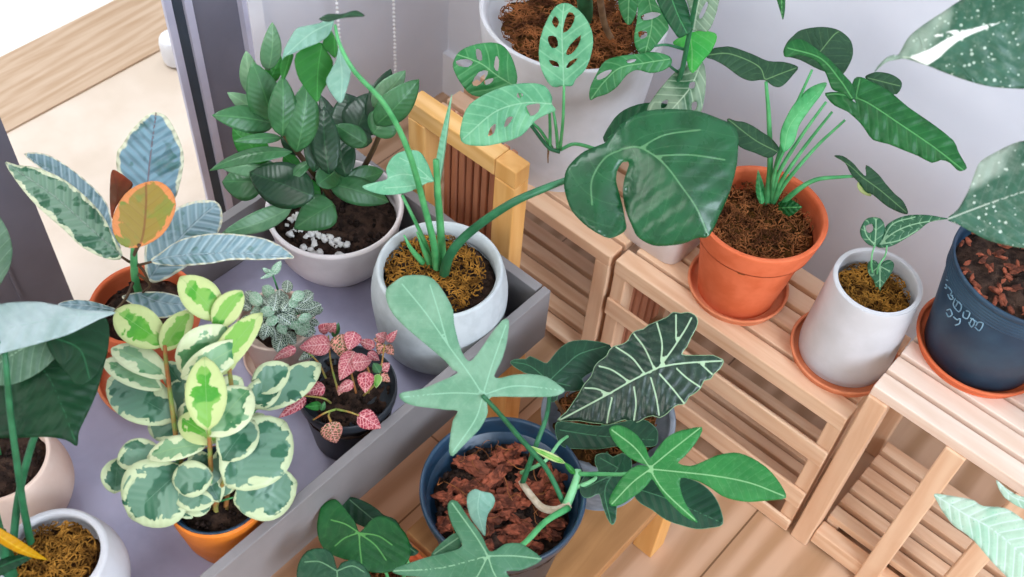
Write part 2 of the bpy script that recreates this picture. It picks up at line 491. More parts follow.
M['st_dark'] = plain('dark_green_stalk', '#1f5a37', '#2f7048', 40, .45, .4)
M['st_pale'] = plain('pale_green_stalk', '#7fbf87', '#5fa56c', 30, .45, .4)
M['st_brown'] = plain('brown_stalk', '#4b3526', '#5d4a2f', 40, .6, .3)
M['st_rust'] = plain('rust_stalk', '#a8643a', '#7f9a4a', 40, .6, .3)
M['st_tan'] = plain('tan_stick', '#8a6a4c', '#6d5038', 40, .8, .2)

# foliage
G = {}
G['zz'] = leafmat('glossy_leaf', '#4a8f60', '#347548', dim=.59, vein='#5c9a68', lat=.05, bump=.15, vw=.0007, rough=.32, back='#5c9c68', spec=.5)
G['zz_l'] = leafmat('glossy_pale_leaf', '#8abf9a', '#6aa680', dim=.59, vein='#8abf94', lat=.06, bump=.15, vw=.0007, rough=.34, back='#6fae7c', spec=.5)  # paler base colour for some blades of the same plant
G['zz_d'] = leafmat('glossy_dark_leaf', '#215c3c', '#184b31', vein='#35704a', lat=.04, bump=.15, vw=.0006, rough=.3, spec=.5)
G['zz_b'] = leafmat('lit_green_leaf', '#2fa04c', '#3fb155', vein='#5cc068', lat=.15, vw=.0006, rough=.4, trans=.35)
G['mon'] = leafmat('monstera_leaf', '#1f7a4c', '#16643c', vein='#86c193', vw=.0012, lat=.12, latw=.04, rough=.22, bump=.12, vs=.4, mott=.05, dim=.47, spec=.5, back='#3c9a5a')
G['mon_y'] = leafmat('young_monstera_leaf', '#86bf9c', '#6fb088', dim=.8, vein='#a8d5b0', vw=.0008, lat=.2, rough=.38, back='#6cc07a')
G['mon_s'] = leafmat('silvery_monstera_leaf', '#8fb8a4', '#7aa892', dim=.8, vein='#a9cfb5', vw=.0008, lat=.2, rough=.36, back='#4a9a60')
G['adan'] = leafmat('window_leaf', '#5c9f74', '#7ab98c', dim=.78, vein='#a8dab2', vw=.0011, lat=.3, latw=.12, rough=.36, back='#2f8a50', bump=.6)
G['adan_g'] = leafmat('green_window_leaf', '#2e9a58', '#4fb274', vein='#8fd09c', vw=.001, lat=.25, latw=.12, rough=.36, bump=.6)
G['adan_d'] = leafmat('dark_window_leaf', '#14603c', '#1d7048', vein='#4ba46c', vw=.0009, lat=.15, rough=.32, bump=.5)
G['adan_p'] = leafmat('striped_window_leaf', '#2d7a52', '#a9cdb4', vein='#c6e2cb', vw=.0011, lat=.4, latw=.14, rough=.38)
G['adan_n'] = leafmat('new_window_leaf', '#3cb04c', '#59c25a', dim=.8, vein='#a0dc90', vw=.0008, lat=.25, rough=.38, trans=.3)
G['silver'] = leafmat('silver_philodendron_leaf', '#8ab394', '#72a281', dim=.72, vein='#a6d3b3', vw=.0009, lat=.12, latw=.05, rough=.36, bump=.15)
G['silver2'] = leafmat('bluish_philodendron_leaf', '#4a8f6c', '#5f9f80', vein='#9ccbaa', vw=.0009, lat=.12, latw=.05, rough=.32, bump=.15)
G['phil'] = leafmat('green_philodendron_leaf', '#3aa55a', '#2f9650', vein='#a3d8a6', vw=.0009, lat=.12, latw=.05, rough=.34, bump=.2)
G['dk'] = leafmat('dark_philodendron_leaf', '#1c5c42', '#174c38', vein='#4d8a68', vw=.0008, lat=.12, rough=.36, edge='#6a9a80', ew=.0007)
G['alo'] = leafmat('alocasia_leaf', '#143d2e', '#1a4e3c', vein='#b5d8ba', vw=.0013, vs=.95, dim=.42, lat=.04, latw=.06, rough=.24, edge='#a5cdaa', ew=.001, bump=.35, spec=.5, blot=60)
G['anth'] = leafmat('anthurium_leaf', '#1d7a40', '#166634', vein='#6fba6c', vw=.0011, lat=.08, latw=.04, rough=.4)
G['anth_d'] = leafmat('dark_anthurium_leaf', '#1f5a40', '#2a6a4c', vein='#7fb08a', vw=.0009, lat=.08, latw=.04, rough=.4)
G['fore'] = leafmat('grey_sheen_leaf', '#b0bfbc', '#93a8a2', dim=.85, vein='#a5bfb4', vw=.0009, lat=.2, rough=.26, spec=.6, back='#1d5a40')  # sheen on the upper blade painted as a grey base colour
G['fore_d'] = leafmat('shaded_green_leaf', '#0f5233', '#14603b', dim=.36, vein='#2c7a52', vw=.0009, lat=.12, rough=.42, trans=.22)  # shading of the drooping leaves darkened into the green
G['fore_m'] = leafmat('soft_green_leaf', '#7fa890', '#5d8c72', vein='#a5c9b0', vw=.0009, lat=.2, rough=.36)
G['taro'] = leafmat('fresh_green_leaf', '#27884a', '#1d7640', vein='#6cc07c', vw=.0011, lat=.22, latw=.12, rough=.38, bump=.9, spacing=1) if False else leafmat('fresh_green_leaf', '#27884a', '#1d7640', vein='#6cc07c', vw=.0011, lat=.12, latw=.1, rough=.34, bump=.5)
G['taro_d'] = leafmat('dull_green_leaf', '#3a6e52', '#2d5f46', vein='#7fae7c', vw=.0009, lat=.12, rough=.55, bump=.4)
G['taro_r'] = leafmat('rolled_green_leaf', '#6cc07c', '#4da866', dim=.8, vein='#8fd494', vw=.0006, lat=.1, rough=.4)
G['rub'] = leafmat('rubber_leaf', '#3c7450', '#2c6244', vein='#9fb0a0', vw=.0013, lat=.25, latw=.2, rough=.34, varieg='edge', vcol='#dfe3bf', vcol2='#7d9f84', vamt=.14, vn=.7, vscale=60, bump=.8, spec=.5, dim=.75)
G['rub_b'] = leafmat('blue_sheen_rubber_leaf', '#7b9aa2', '#5f8682', vein='#b4c9ce', vw=.0011, lat=.55, latw=.26, rough=.3, varieg='edge', vcol='#e2dfc2', vcol2='#88a6ac', vamt=.09, vn=.3, vscale=50, bump=1.0, spec=.6, dim=.75)  # bluish sheen and its light ribs painted as leaf and vein colour
G['rub_u'] = leafmat('upright_rubber_leaf', '#7597a2', '#547f78', vein='#8f6a70', vw=.0013, lat=.12, latw=.2, rough=.34, varieg='edge', vcol='#dfe0c2', vcol2='#88aab6', vamt=.10, vn=.4, vscale=40, bump=1.0, dim=.75, back='#6a98aa')  # blue sheen put into the leaf colour
G['rub_n'] = leafmat('copper_rubber_leaf', '#8f8a3e', '#7f8a42', vein='#7a3a26', vw=.0016, lat=.15, rough=.45, varieg='edge', vcol='#d58a56', vcol2='#9a8440', vamt=.12, vn=1.3, vscale=45, dim=.8)
G['rub_o'] = leafmat('rust_rubber_leaf', '#b5502a', '#7d4a2a', vein='#6a2a1a', vw=.0008, lat=.1, rough=.45)
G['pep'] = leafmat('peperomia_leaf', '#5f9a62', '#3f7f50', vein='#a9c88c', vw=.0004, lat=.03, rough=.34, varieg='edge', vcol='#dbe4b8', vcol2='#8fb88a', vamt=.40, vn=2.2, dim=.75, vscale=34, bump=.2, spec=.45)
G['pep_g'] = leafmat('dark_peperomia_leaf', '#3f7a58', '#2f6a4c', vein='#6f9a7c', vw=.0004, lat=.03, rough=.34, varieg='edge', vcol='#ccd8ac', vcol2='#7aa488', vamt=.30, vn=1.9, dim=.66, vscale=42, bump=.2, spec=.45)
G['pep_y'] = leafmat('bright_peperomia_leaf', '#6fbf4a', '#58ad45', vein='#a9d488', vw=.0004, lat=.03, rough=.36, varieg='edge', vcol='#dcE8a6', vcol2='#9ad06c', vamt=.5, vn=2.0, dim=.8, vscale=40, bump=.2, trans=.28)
G['fit'] = leafmat('white_veined_leaf', '#2f6450', '#3c7058', vein='#eef6ee', vw=.0008, vdim=.95, vd=.95, lat=.7, latw=.22, rough=.5, bump=.5, varieg='net', vcol='#cfe4d4', vscale=330, vamt=.09, vmix=.75)
G['fit_g'] = leafmat('pale_veined_leaf', '#7fb08a', '#98c4a0', dim=.8, vein='#e8f2e2', vw=.0005, lat=.5, latw=.2, rough=.5, varieg='net', vcol='#e0eedc', vscale=300, vamt=.1, vmix=.6)
G['pink'] = leafmat('pink_veined_leaf', '#cc3f5c', '#a83c4a', dim=.62, vein='#f3c0bc', vw=.0007, lat=.5, latw=.2, rough=.5, varieg='net', vcol='#f0a8a4', vscale=200, vamt=.09, vmix=.8)
G['pink_l'] = leafmat('light_pink_leaf', '#d0586e', '#cf6a72', dim=.6, vein='#f8d4cc', vw=.0006, lat=.4, latw=.2, rough=.5, varieg='net', vcol='#f3bcb4', vscale=260, vamt=.08, vmix=.6)
G['pink_g'] = leafmat('green_pink_veined_leaf', '#6f7a44', '#8a5a44', vein='#f0b8a8', vw=.0007, lat=.6, latw=.22, rough=.5, varieg='net', vcol='#ef9a8c', vscale=260, vamt=.11, vmix=.85)
G['spk'] = leafmat('speckled_leaf', '#3a6e54', '#2c6046', vein='#dfe8d4', vw=.0009, lat=.05, rough=.36, varieg='speckle', dim=.66, vcol='#dfead8', vscale=170, spec=.5)
G['spk_w'] = leafmat('streaked_leaf', '#3a6e54', '#2c6046', vein='#cfdcc0', dim=.66, vw=.0008, lat=.02, rough=.3, varieg='speckle', vcol='#cfdfca', vscale=170, spec=.5)
G['spk_g'] = leafmat('green_speckled_leaf', '#2a7a48', '#22693c', vein='#a5d0a0', vw=.0009, lat=.05, rough=.36, varieg='speckle', vcol='#bfe0b4', vscale=170, spec=.5)
G['pale'] = leafmat('pale_leaf', '#c6d9c2', '#b0cbb0', dim=.85, vein='#e2f3e8', vw=.0011, lat=.6, latw=.14, rough=.4, varieg='speckle', vcol='#8fc4a4', vscale=300)
G['med'] = leafmat('velvet_leaf', '#2a7050', '#358060', vein='#a9d6b4', vw=.0010, lat=.35, latw=.12, rough=.45)
G['yel'] = leafmat('yellowing_leaf', '#d9a21e', '#c98f14', dim=.8, vein='#e8c04a', vw=.0008, lat=.1, rough=.45)

# ------------------------------------------------------------------ the room
def on_x(u, v, x0):
    d = ray(u, v); return CAM + d*(x0/d.x)
def struct(name, mb, mat, **k):
    o = mb.build(name, mat, smooth=False, **k); o['kind'] = 'structure'; return o
WX, WY, CE = -1.2, 1.26, 2.5
def floormat():
    s = NT('floor_boards'); co = s.coord((9, .8, 1))
    n = s.noise(2.2, co, 6, .6, 1.6)
    w = s.node('ShaderNodeTexWave', wave_type='BANDS', bands_direction='X'); s.t.links.new(co, w.inputs['Vector'])
    w.inputs['Scale'].default_value = .7; w.inputs['Distortion'].default_value = 9; w.inputs['Detail'].default_value = 3
    g = s.math('ADD', s.math('MULTIPLY', n, .55), s.math('MULTIPLY', w.outputs['Fac'], .45))
    col = s.mix(s.step(g, .25, .8), srgb('#d2ab8b'), srgb('#b28a66'))
    b = s.node('ShaderNodeTexBrick'); mp = s.coord((1,1,1)); rt = s.node('ShaderNodeMapping'); s.t.links.new(mp, rt.inputs[0])
    rt.inputs['Rotation'].default_value = (0, 0, pi/2); s.t.links.new(rt.outputs[0], b.inputs['Vector'])
    b.inputs['Scale'].default_value = 1; b.inputs['Brick Width'].default_value = 1.3; b.inputs['Row Height'].default_value = .19
    b.inputs['Mortar Size'].default_value = .0015; b.inputs['Color1'].default_value = (1,1,1,1); b.inputs['Color2'].default_value = (.9,.9,.9,1)
    b.inputs['Mortar'].default_value = (.35,.3,.25,1)
    m = s.node('ShaderNodeMix', data_type='RGBA', blend_type='MULTIPLY'); m.inputs['Factor'].default_value = 1
    s.t.links.new(col, m.inputs[6]); s.t.links.new(b.outputs[0], m.inputs[7])
    return s.fin(m.outputs[2], .42, .4)
struct('floor', MB().box(WX, 2.6, -1.6, WY, -.06, 0), floormat())
struct('wall_back', MB().box(WX-.12, 2.6, WY, WY+.12, -.06, CE), M['wall'])
struct('ceiling', MB().box(WX-.12, 2.6, -1.6, WY+.12, CE, CE+.1), M['white'])
y0 = on_x(11, 144, WX).y
ya, yb, yc, yd, ye, yf_ = [on_x(u, 0, WX).y for u in (163, 171, 183, 191, 237, 256)]
struct('wall_left', MB().box(WX-.12, WX, yf_, WY, 0, CE), M['wall'])
struct('wall_left_near', MB().box(WX-.12, WX, -1.6, y0-.16, 0, CE), M['wall'])
struct('wall_left_lintel', MB().box(WX-.12, WX, y0-.16, yf_, 2.25, CE), M['wall'])
struct('door_1', MB().box(WX-.02, WX+.0, y0-.16, y0, 0, 2.25).box(WX-.01, WX+.004, y0-.075, y0-.071, 0, 2.25), M['frame'])
struct('door_2', MB().box(WX-.012, WX-.004, yb, yc, 0, 2.25), M['frame2'])
struct('trim_1', MB().box(WX-.006, WX, ya, yb, 0, 2.25), M['strip'])
struct('trim_2', MB().box(WX-.006, WX+.002, yc, yd, 0, 2.25), M['strip'])
struct('door_3', MB().box(WX-.01, WX-.001, yd, ye, 0, 2.25), M['frame'])
struct('trim_3', MB().box(WX-.02, WX+.012, ye, ye+.25*(yf_-ye), 0, 2.25), M['strip'])
struct('trim_4', MB().box(WX-.02, WX+.015, ye+.25*(yf_-ye), yf_, 0, 2.25), M['white'])
struct('baseboard_back', MB().box(WX, 2.6, WY-.014, WY, 0, .10), M['white'])
# outside the open sliding door
M['terrace'] = plain('pale_terrace', '#d9cabc', '#cdbcab', 5, .6, .3, .05, 100)
M['terrace2'] = plain('white_terrace', '#f2efe9', '#ece7de', 5, .6, .3)
M['deck'] = wood('bleached_board', 1, '#c4ab94', '#a98a6c')
struct('floor_outside', MB().box(-1.72, WX, -2, 4, -.08, -.005), M['terrace'])
struct('floor_beyond', MB().box(-6, -1.89, -3, 7, -.08, -.002), M['terrace2'])
struct('trim_5', MB().box(-1.90, -1.70, -2, 4, -.07, .0), M['deck'])

# ------------------------------------------------------------------ slatted cedar racks
def slats(parent, name, x0, x1, y0, y1, z1, h, n, gap, mat, bevel=.0015):
    w = ((y1-y0)-gap*(n-1))/n
    for i in range(n):
        a = y0+i*(w+gap); MB().box(x0, x1, a, a+w, z1-h, z1).build(name, mat, parent, smooth=False, bevel=bevel)
def part(parent, name, mat, *b, bevel=.002): return MB().box(*b).build(name, mat, parent, smooth=False, bevel=bevel)

# rack in the middle, with its front rails
x0, x1, y0_, y1_, zt = -.525, -.139, .906, 1.092, .312
r = thing('slatted_rack', 'cedar slat rack carrying the terracotta pot and the white tapered pot', 'plant rack', ((x0+x1)/2, 1.03, 0), 'cedar slat racks by the wall')
part(r, 'front_rail', M['slat'], x0, x1, y0_, y0_+.03, zt-.03, zt)
slats(r, 'top_slat', x0+.01, x1-.005, y0_+.037, y1_-.004, zt-.002, .016, 4, .008, M['slat'])
for x in (x0+.024, x1-.05): part(r, 'crossbar', M['slat_y'], x, x+.022, y0_+.032, y1_, zt-.04, zt-.0185)
for x in (x0, x1-.022):
    part(r, 'leg', M['slat_z'], x, x+.022, y0_+.002, y0_+.032, 0, zt-.0305)
    part(r, 'leg', M['slat_z'], x, x+.022, y1_-.03, y1_, 0, zt-.03)
for z, h in ((.228, .036), (.114, .042), (.030, .028)): part(r, 'front_rail', M['slat'], x0, x1, y0_-.004, y0_+.0015, z-h, z)
slats(r, 'shelf_slat', x0+.024, x1-.024, y0_+.036, y1_-.035, .055, .012, 5, .007, M['slat'])
for x in (x0+.024, x1-.045): part(r, 'crossbar', M['slat_y'], x, x+.02, y0_+.034, y1_-.032, .02, .0425)
for i in range(5):
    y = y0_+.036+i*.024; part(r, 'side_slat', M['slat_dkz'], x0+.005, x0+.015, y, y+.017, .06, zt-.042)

# rack at the left
x0, x1, y0_, y1_ = -.935, -.533, .904, 1.135
r = thing('slatted_rack', 'cedar slat rack under the big white planter, behind the grey tray', 'plant rack', ((x0+x1)/2, 1.03, 0), 'cedar slat racks by the wall')
part(r, 'front_rail', M['slat'], x0, x1, y0_, y0_+.03, zt-.022, zt)
slats(r, 'top_slat', x0, x1, y0_+.037, y1_-.004, zt-.002, .016, 5, .008, M['slat'])
for x in (x0+.03, x1-.05): part(r, 'crossbar', M['slat_y'], x, x+.022, y0_+.032, y1_, zt-.04, zt-.0185)
for x in (x0, x1-.026):
    part(r, 'leg', M['slat_z'], x, x+.026, y0_+.001, y0_+.03, 0, zt-.0225)
    part(r, 'leg', M['slat_z'], x, x+.026, y1_-.03, y1_, 0, zt-.022)
slats(r, 'shelf_slat', x0+.028, x1-.028, y0_+.003, 1.065, .06, .014, 5, .009, M['slat'])
for x in (x0+.03, x1-.05): part(r, 'crossbar', M['slat_y'], x, x+.02, y0_+.034, 1.06, .02, .0455)

# rack at the right
x0, x1, y0_, y1_, zt = -.131, .36, .906, 1.145, .400
r = thing('slatted_rack', 'cedar slat rack carrying the dark blue nursery pot', 'plant rack', ((x0+x1)/2, 1.0, 0), 'cedar slat racks by the wall')
slats(r, 'top_slat', x0+.0, x1, y0_, y1_-.002, zt, .018, 7, .007, M['slat_p'])
for x in (x0+.002, x0+.2, x1-.028): part(r, 'crossbar', M['slat_y'], x, x+.026, y0_+.032, y1_-.034, zt-.042, zt-.0185)
for x in (x0, -.024, .068, x1-.026): part(r, 'leg', M['slat_z'], x, x+.027, y0_-.003, y0_+.027, 0, zt-.0185)
for x in (x0, x1-.026): part(r, 'leg', M['slat_z'], x, x+.027, y1_-.032, y1_-.002, 0, zt-.0185)
slats(r, 'shelf_slat', x0+.03, x1-.03, y0_+.030, y1_-.036, .06, .014, 6, .009, M['slat'])
part(r, 'front_rail', M['slat'], x0+.028, x1-.028, y0_+.002, y0_+.026, .012, .045)
for x in (x0+.03, x1-.05): part(r, 'crossbar', M['slat_y'], x, x+.02, y0_+.03, y1_-.034, .02, .0455)

# pine stand end behind the tray
r = thing('pine_stand', 'yellow pine frame stand with slatted infill behind the bulbous white pot', 'plant stand', (-.70, .79, 0))
part(r, 'top_rail', M['pine_x'], -.806, -.648, .770, .798, .490, .520)
part(r, 'top_rail', M['pine_z'], -.6475, -.612, .770, .798, .490, .520)
part(r, 'leg', M['pine_z'], -.6475, -.612, .770, .798, 0, .4895)
part(r, 'leg', M['pine_z'], -.806, -.774, .770, .800, 0, .4895)
part(r, 'rail', M['pine_x'], -.7735, -.648, .772, .798, .06, .09)
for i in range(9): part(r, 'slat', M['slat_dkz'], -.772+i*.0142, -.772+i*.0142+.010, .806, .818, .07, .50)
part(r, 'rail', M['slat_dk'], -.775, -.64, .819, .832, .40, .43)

# grey tray on its low table
TX0, TX1, TY0, TY1, TZ = -.912, -.512, -.12, .737, .31
r = thing('tray', 'long grey painted wooden tray holding potted plants by the door', 'tray', (-.70, .3, .30))
part(r, 'tray_floor', M['trayin'], TX0+.014, TX1-.014, TY0+.014, TY1-.014, .302, TZ)
part(r, 'side', M['grey'], TX1-.012, TX1, TY0, TY1, .302, .402, bevel=.001)
part(r, 'side', M['grey'], TX0, TX0+.014, TY0, TY1, .302, .402, bevel=.001)
part(r, 'end', M['grey'], TX0+.0142, TX1-.0142, TY1-.014, TY1, .302, .402, bevel=.001)
part(r, 'end', M['grey'], TX0+.0142, TX1-.0142, TY0, TY0+.014, .302, .402, bevel=.001)
r = thing('low_table', 'low pine table underneath the grey tray', 'table', (-.70, .3, 0))
part(r, 'tabletop', M['pine_y'], -.88, -.527, -.10, .724, .275, .301)
for x in (-.875, -.566):
    for y in (-.09, .688): part(r, 'leg', M['pine_z'], x, x+.036, y, y+.036, 0, .2745)

# pine stool for the two pots in front
r = thing('pine_stool', 'small pine stool under the bark-filled pot and the grey concrete pot', 'stool', (-.37, .6, 0))
part(r, 'seat', M['pine_y'], -.48, -.262, .44, .765, .178, .2)
for x in (-.476, -.296):
    for y in (.446, .725): part(r, 'leg', M['pine_z'], x, x+.034, y, y+.034, 0, .1775)

# roller blind chains
for u0, v1, lab in ((336.5, 150, 'white bead chain hanging down behind the glossy dark-leaved plant'), (393.5, 98, 'white bead chain hanging beside the yellow pine frame')):
    top = at(u0, 0, 1.0); k = (WX+.04)/top.x; p = CAM+(top-CAM)*k
    q = at(u0-2, v1, .3); k2 = (WX+.04)/q.x; zb = (CAM+(q-CAM)*k2).z
    b = MB(); z = zb
    i = 0
    while z < 2.4 and i < 400:
        b.blob((p.x, p.y, z), .0032, amp=0, seg=6); z += .0085; i += 1
    b.tube([(p.x, p.y, zb), (p.x, p.y, 2.45)], .0009, 4)
    tag(b.build('bead_chain', M['bead']), lab, 'blind chain', 'blind chains')

# white pot out on the terrace
c = on_x(172, 60, -1.62); c = at(178, 60, 0.0)
o = thing('white_jar', 'overexposed white jar standing outside past the door frame', 'jar', (c.x, c.y, 0))
lathe('jar_body', rounded([(.001,0),(.024,0),(.029,.01),(.030,.045),(.027,.058),(.025,.06),(.022,.059)],3), M['white'], o, c.x, c.y, 0, 32)
lathe('jar_lid', [(.001,.055),(.021,.055),(.021,.063),(.001,.065)], M['white'], o, c.x, c.y, 0, 32)
# ------------------------------------------------------------------ pots and saucers
def saucer(cx, cy, z, r, lab, mat='terra2'):
    o = lathe('saucer', rounded([(.001,0),(r*.84,0),(r*.9,.002),(r,.015),(r*.985,.018),(r*.94,.016),(r*.88,.0045),(.001,.0035)],3), M[mat], None, cx, cy, z, 64)
    return tag(o, lab, 'saucer')
def root(name, lab, cx, cy, z, group=None): return thing(name, lab, 'potted plant', (cx, cy, z), group)

# variegated rubber plant ---------------------------------------------------
cx, cy, z0 = -.823, .347, TZ
R = root('potted_rubber_plant', 'variegated rubber plant with one upright copper leaf, in terracotta by the door', cx, cy, z0)
lathe('pot', rounded([(.001,.012),(.042,.012),(.045,.016),(.056,.105),(.0575,.108),(.0615,.110),(.063,.114),(.063,.138),(.061,.141),(.057,.139),(.055,.112),(.001,.105)],3), M['terra'], R, cx, cy, z0)
sc_ = at(159, 374, TZ)
saucer(max(sc_.x, -.819), sc_.y, TZ+.0006, .077, 'terracotta saucer half hidden under the rubber plant pot')
soil(R, cx, cy, z0+.128, .056, M['soil']); crumbs(R, cx, cy, z0+.126, .052, M['crumb'], 90)
base = V((cx, cy, z0+.122)); jn = at(134, 256, .56)
tube('stem', [base, at(136, 283, .49), at(134, 262, .55), at(134, 246, .59)], .0052, .0035, M['st_green'], R)
def pet(root_, pts, mat='st_brown', r=.0018, r1=None): return stalk('petiole', pts, r, r1 or r*.8, M[mat], root_)
traced(R, [(24,154),(45,154),(67,166),(92,186),(107,204),(112,222),(121,248),(112,246),(98,225),(80,205),(60,186),(40,168)], [[(121,249),(90,200),(24,154)]], G['rub_b'], .50, k=.5, fold=.1)
traced(R, [(5,163),(17,165),(38,168),(63,179),(85,196),(103,216),(113,236),(123,257),(107,259),(82,247),(63,229),(40,209),(22,189)], [[(123,257),(88,226),(50,193),(5,163)]], G['rub'], .56, k=.4, fold=.2, arch=.08)
traced(R, [(156,112),(147,115),(140,121),(130,132),(122,145),(117,152),(117,170),(124,190),(134,205),(150,212),(166,208),(175,199),(181,180),(184,159),(181,144),(175,130),(167,117)], [[(136,240),(146,195),(150,160),(156,113)]], G['rub_u'], .55, k=0, off=(0,-.3,-.1), fold=.15, wave=1.2)
traced(R, [(145,246),(152,232),(163,219),(177,208),(195,201),(215,201),(222,211),(221,227),(208,246),(186,267),(162,281),(150,282),(145,270)], [[(148,281),(170,250),(196,222),(218,203)]], G['rub_b'], .52, k=.3, fold=.25, off=(.2,0,0))
pet(R, [(135,262,.545),(143,270,.53),(148,280,.515)])
traced(R, [(150,262),(163,251),(180,240),(207,234),(235,234),(262,238),(279,245),(294,257),(284,259),(262,260),(231,260),(208,264),(175,266)], [[(150,262),(175,256),(231,253),(292,257)]], G['rub_b'], .56, k=.5, fold=.25, arch=.06, off=(0,-.15,0))
pet(R, [(135,266,.54),(143,264,.548),(151,262,.555)]); pet(R, [(134,264,.54),(128,261,.55),(122,257,.56)])
traced(R, [(122,296),(140,292),(162,292),(182,297),(193,305),(184,312),(165,318),(152,316),(140,308),(128,302)], [[(134,292),(160,302),(192,306)]], G['rub_b'], .475, k=.3, fold=-.2)
pet(R, [(135,272,.52),(150,284,.50),(142,293,.482)])
traced(R, [(58,304),(72,300),(90,301),(108,306),(116,310),(100,313),(80,311),(66,309)], [[(118,311),(90,306),(58,304)]], G['rub_b'], .48, k=.4, fold=.1)
pet(R, [(134,280,.50),(126,298,.485),(116,310,.48)])
traced(R, [(112,170),(120,173),(127,178),(133,185),(125,196),(116,207),(112,219),(110,205),(110,185)], [[(112,220),(118,195),(112,170)]], G['rub_o'], .60, k=0, fold=.3)
traced(R, [(112,226),(115,211),(125,194),(140,184),(157,181),(170,189),(176,204),(172,220),(162,235),(146,245),(130,248),(118,242)], [[(135,257),(143,235),(146,205),(146,184)]], G['rub_n'], .62, k=0, fold=-.15)
pet(R, [(133,258,.56),(135,252,.58),(139,245,.60)], 'st_brown', .0025)

# glossy dark plant in the white pot with pebbles ---------------------------
cx, cy, z0 = -.808, .634, TZ
R = root('potted_glossy_plant', 'bushy plant of glossy dark oval leaves in a white pot topped with white pebbles', cx, cy, z0)
lathe('pot', rounded([(.001,0),(.05,.0),(.058,.004),(.079,.035),(.0865,.075),(.0915,.098),(.092,.103),(.089,.106),(.086,.104),(.083,.092),(.079,.07),(.001,.065)],4), M['ceramic_p'], R, cx, cy, z0)
so = soil(R, cx, cy, z0+.088, .0815, M['soil']); crumbs(R, cx, cy, z0+.086, .078, M['crumb'], 240, .0035)
rr = random.Random(3)
for i in range(46):
    a = rr.uniform(-2.75, -.35); q = .074*rr.uniform(.55, 1.0)
    MB().blob((cx+q*cos(a), cy+q*sin(a), z0+.087+rr.random()*.002), .0044*rr.uniform(.6,1.2), (1.2,1,.8), .35, i, seg=8).build('pebble', M['pebble'], so)
s1 = [(333,200,.39),(308,166,.47),(280,130,.55),(268,118,.58)]
s2 = [(352,188,.39),(372,152,.47),(383,125,.53),(393,95,.58)]
s3 = [(325,198,.39),(330,160,.47),(318,120,.54),(312,80,.60)]
for q in (s1, s2): stalk('stem', q, .0045, .0022, M['st_brown'], R)
stalk('stem', s3, .0042, .002, M['st_dark'], R)
def Z(X, Y): return 190+X/1.923, Y/1.923
def zl(b, t, w, m, zb, zt, roll=0, **k):
    bu, bv = Z(*b); tu, tv = Z(*t)
    bl(R, (bu, bv, zb), (tu, tv, zt), w/1.923*1.24, G[m], roll=roll, shape=k.pop('shape','oval'), **k)
zl((150,135),(158,43), 34,'zz_l', .62,.68, 20)
zl((128,190),(108,98), 36,'zz_l', .58,.63, -20)
zl((145,165),(174,105), 26,'zz_b', .59,.62, 20)
zl((162,238),(72,178), 34,'zz_l', .55,.59, 10)
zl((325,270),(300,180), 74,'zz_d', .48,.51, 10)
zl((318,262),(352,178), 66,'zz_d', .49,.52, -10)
zl((345,232),(386,133), 38,'zz_d', .54,.585, 10)
zl((352,205),(414,136), 36,'zz_l', .56,.60, 10)
zl((357,240),(440,153), 50,'zz', .57,.62, 15)
zl((160,240),(120,120), 56,'zz', .57,.64, 10)
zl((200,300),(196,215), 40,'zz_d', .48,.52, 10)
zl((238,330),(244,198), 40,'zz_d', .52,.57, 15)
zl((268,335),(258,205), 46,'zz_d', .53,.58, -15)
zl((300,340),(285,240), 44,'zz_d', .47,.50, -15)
zl((205,292),(226,155), 52,'zz', .57,.64, 12)
zl((178,262),(178,146), 46,'zz', .59,.65, 5)
zl((162,238),(43,222), 44,'zz', .57,.60, 15)
zl((150,310),(82,248), 44,'zz_b', .50,.52, 0)
zl((196,292),(38,328), 30,'zz', .54,.52, 40)
zl((170,325),(60,322), 34,'zz_l', .49,.48, 20)
zl((176,265),(84,272), 17,'zz', .565,.58, 10)
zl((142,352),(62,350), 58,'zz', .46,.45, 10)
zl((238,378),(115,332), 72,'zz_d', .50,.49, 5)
zl((196,398),(62,448), 36,'zz_l', .46,.46, -20)
zl((232,310),(186,355), 20,'zz', .52,.50, 30)
zl((245,355),(290,322), 40,'zz', .47,.45, 0)
zl((276,392),(200,440), 58,'zz', .45,.43, 10, shape='ovate')
zl((268,352),(382,388), 44,'zz', .45,.42, -10)
zl((300,345),(372,330), 36,'zz', .45,.44, 20)
zl((340,278),(280,240), 34,'zz', .53,.55, 0)
zl((350,272),(278,252), 34,'zz_d', .51,.53, 0)
zl((352,258),(388,218), 52,'zz', .55,.57, -10, shape='round')
zl((180,300),(215,330), 24,'zz_b', .50,.48, 0)
zl((225,345),(250,390), 22,'zz_b', .45,.43, 0)
zl((300,300),(250,182), 30,'zz_d', .46,.50, 0)

# monstera in the bulbous white pot ----------------------------------------
z0 = TZ; cx, cy, _ = at(440, 267, z0+.143)
R = root('potted_monstera', 'monstera in a bulbous white concrete pot, one huge glossy leaf reaching right', cx, cy, z0)
lathe('pot', rounded([(.001,0),(.056,.0),(.066,.004),(.0805,.028),(.0845,.06),(.087,.092),(.0855,.115),(.0805,.136),(.0785,.142),(.0745,.1425),(.0705,.134),(.071,.12),(.0715,.108),(.001,.10)],4), M['concrete_w'], R, cx, cy, z0)
soil(R, cx, cy, z0+.125, .0715, M['soil']); coir(R, cx-.005, cy-.005, z0+.127, .067, M['moss_y'], 330, seed=2)
zs = z0+.128
B0 = (441, 268, zs)
stalk('petiole', [(437,274,zs-.01),(434,245,.50),(424,205,.57),(408,150,.67),(385,105,.74),(355,72,.79),(340,45,.81),(335,25,.82)], .0048, .0015, M['st_green'], R)
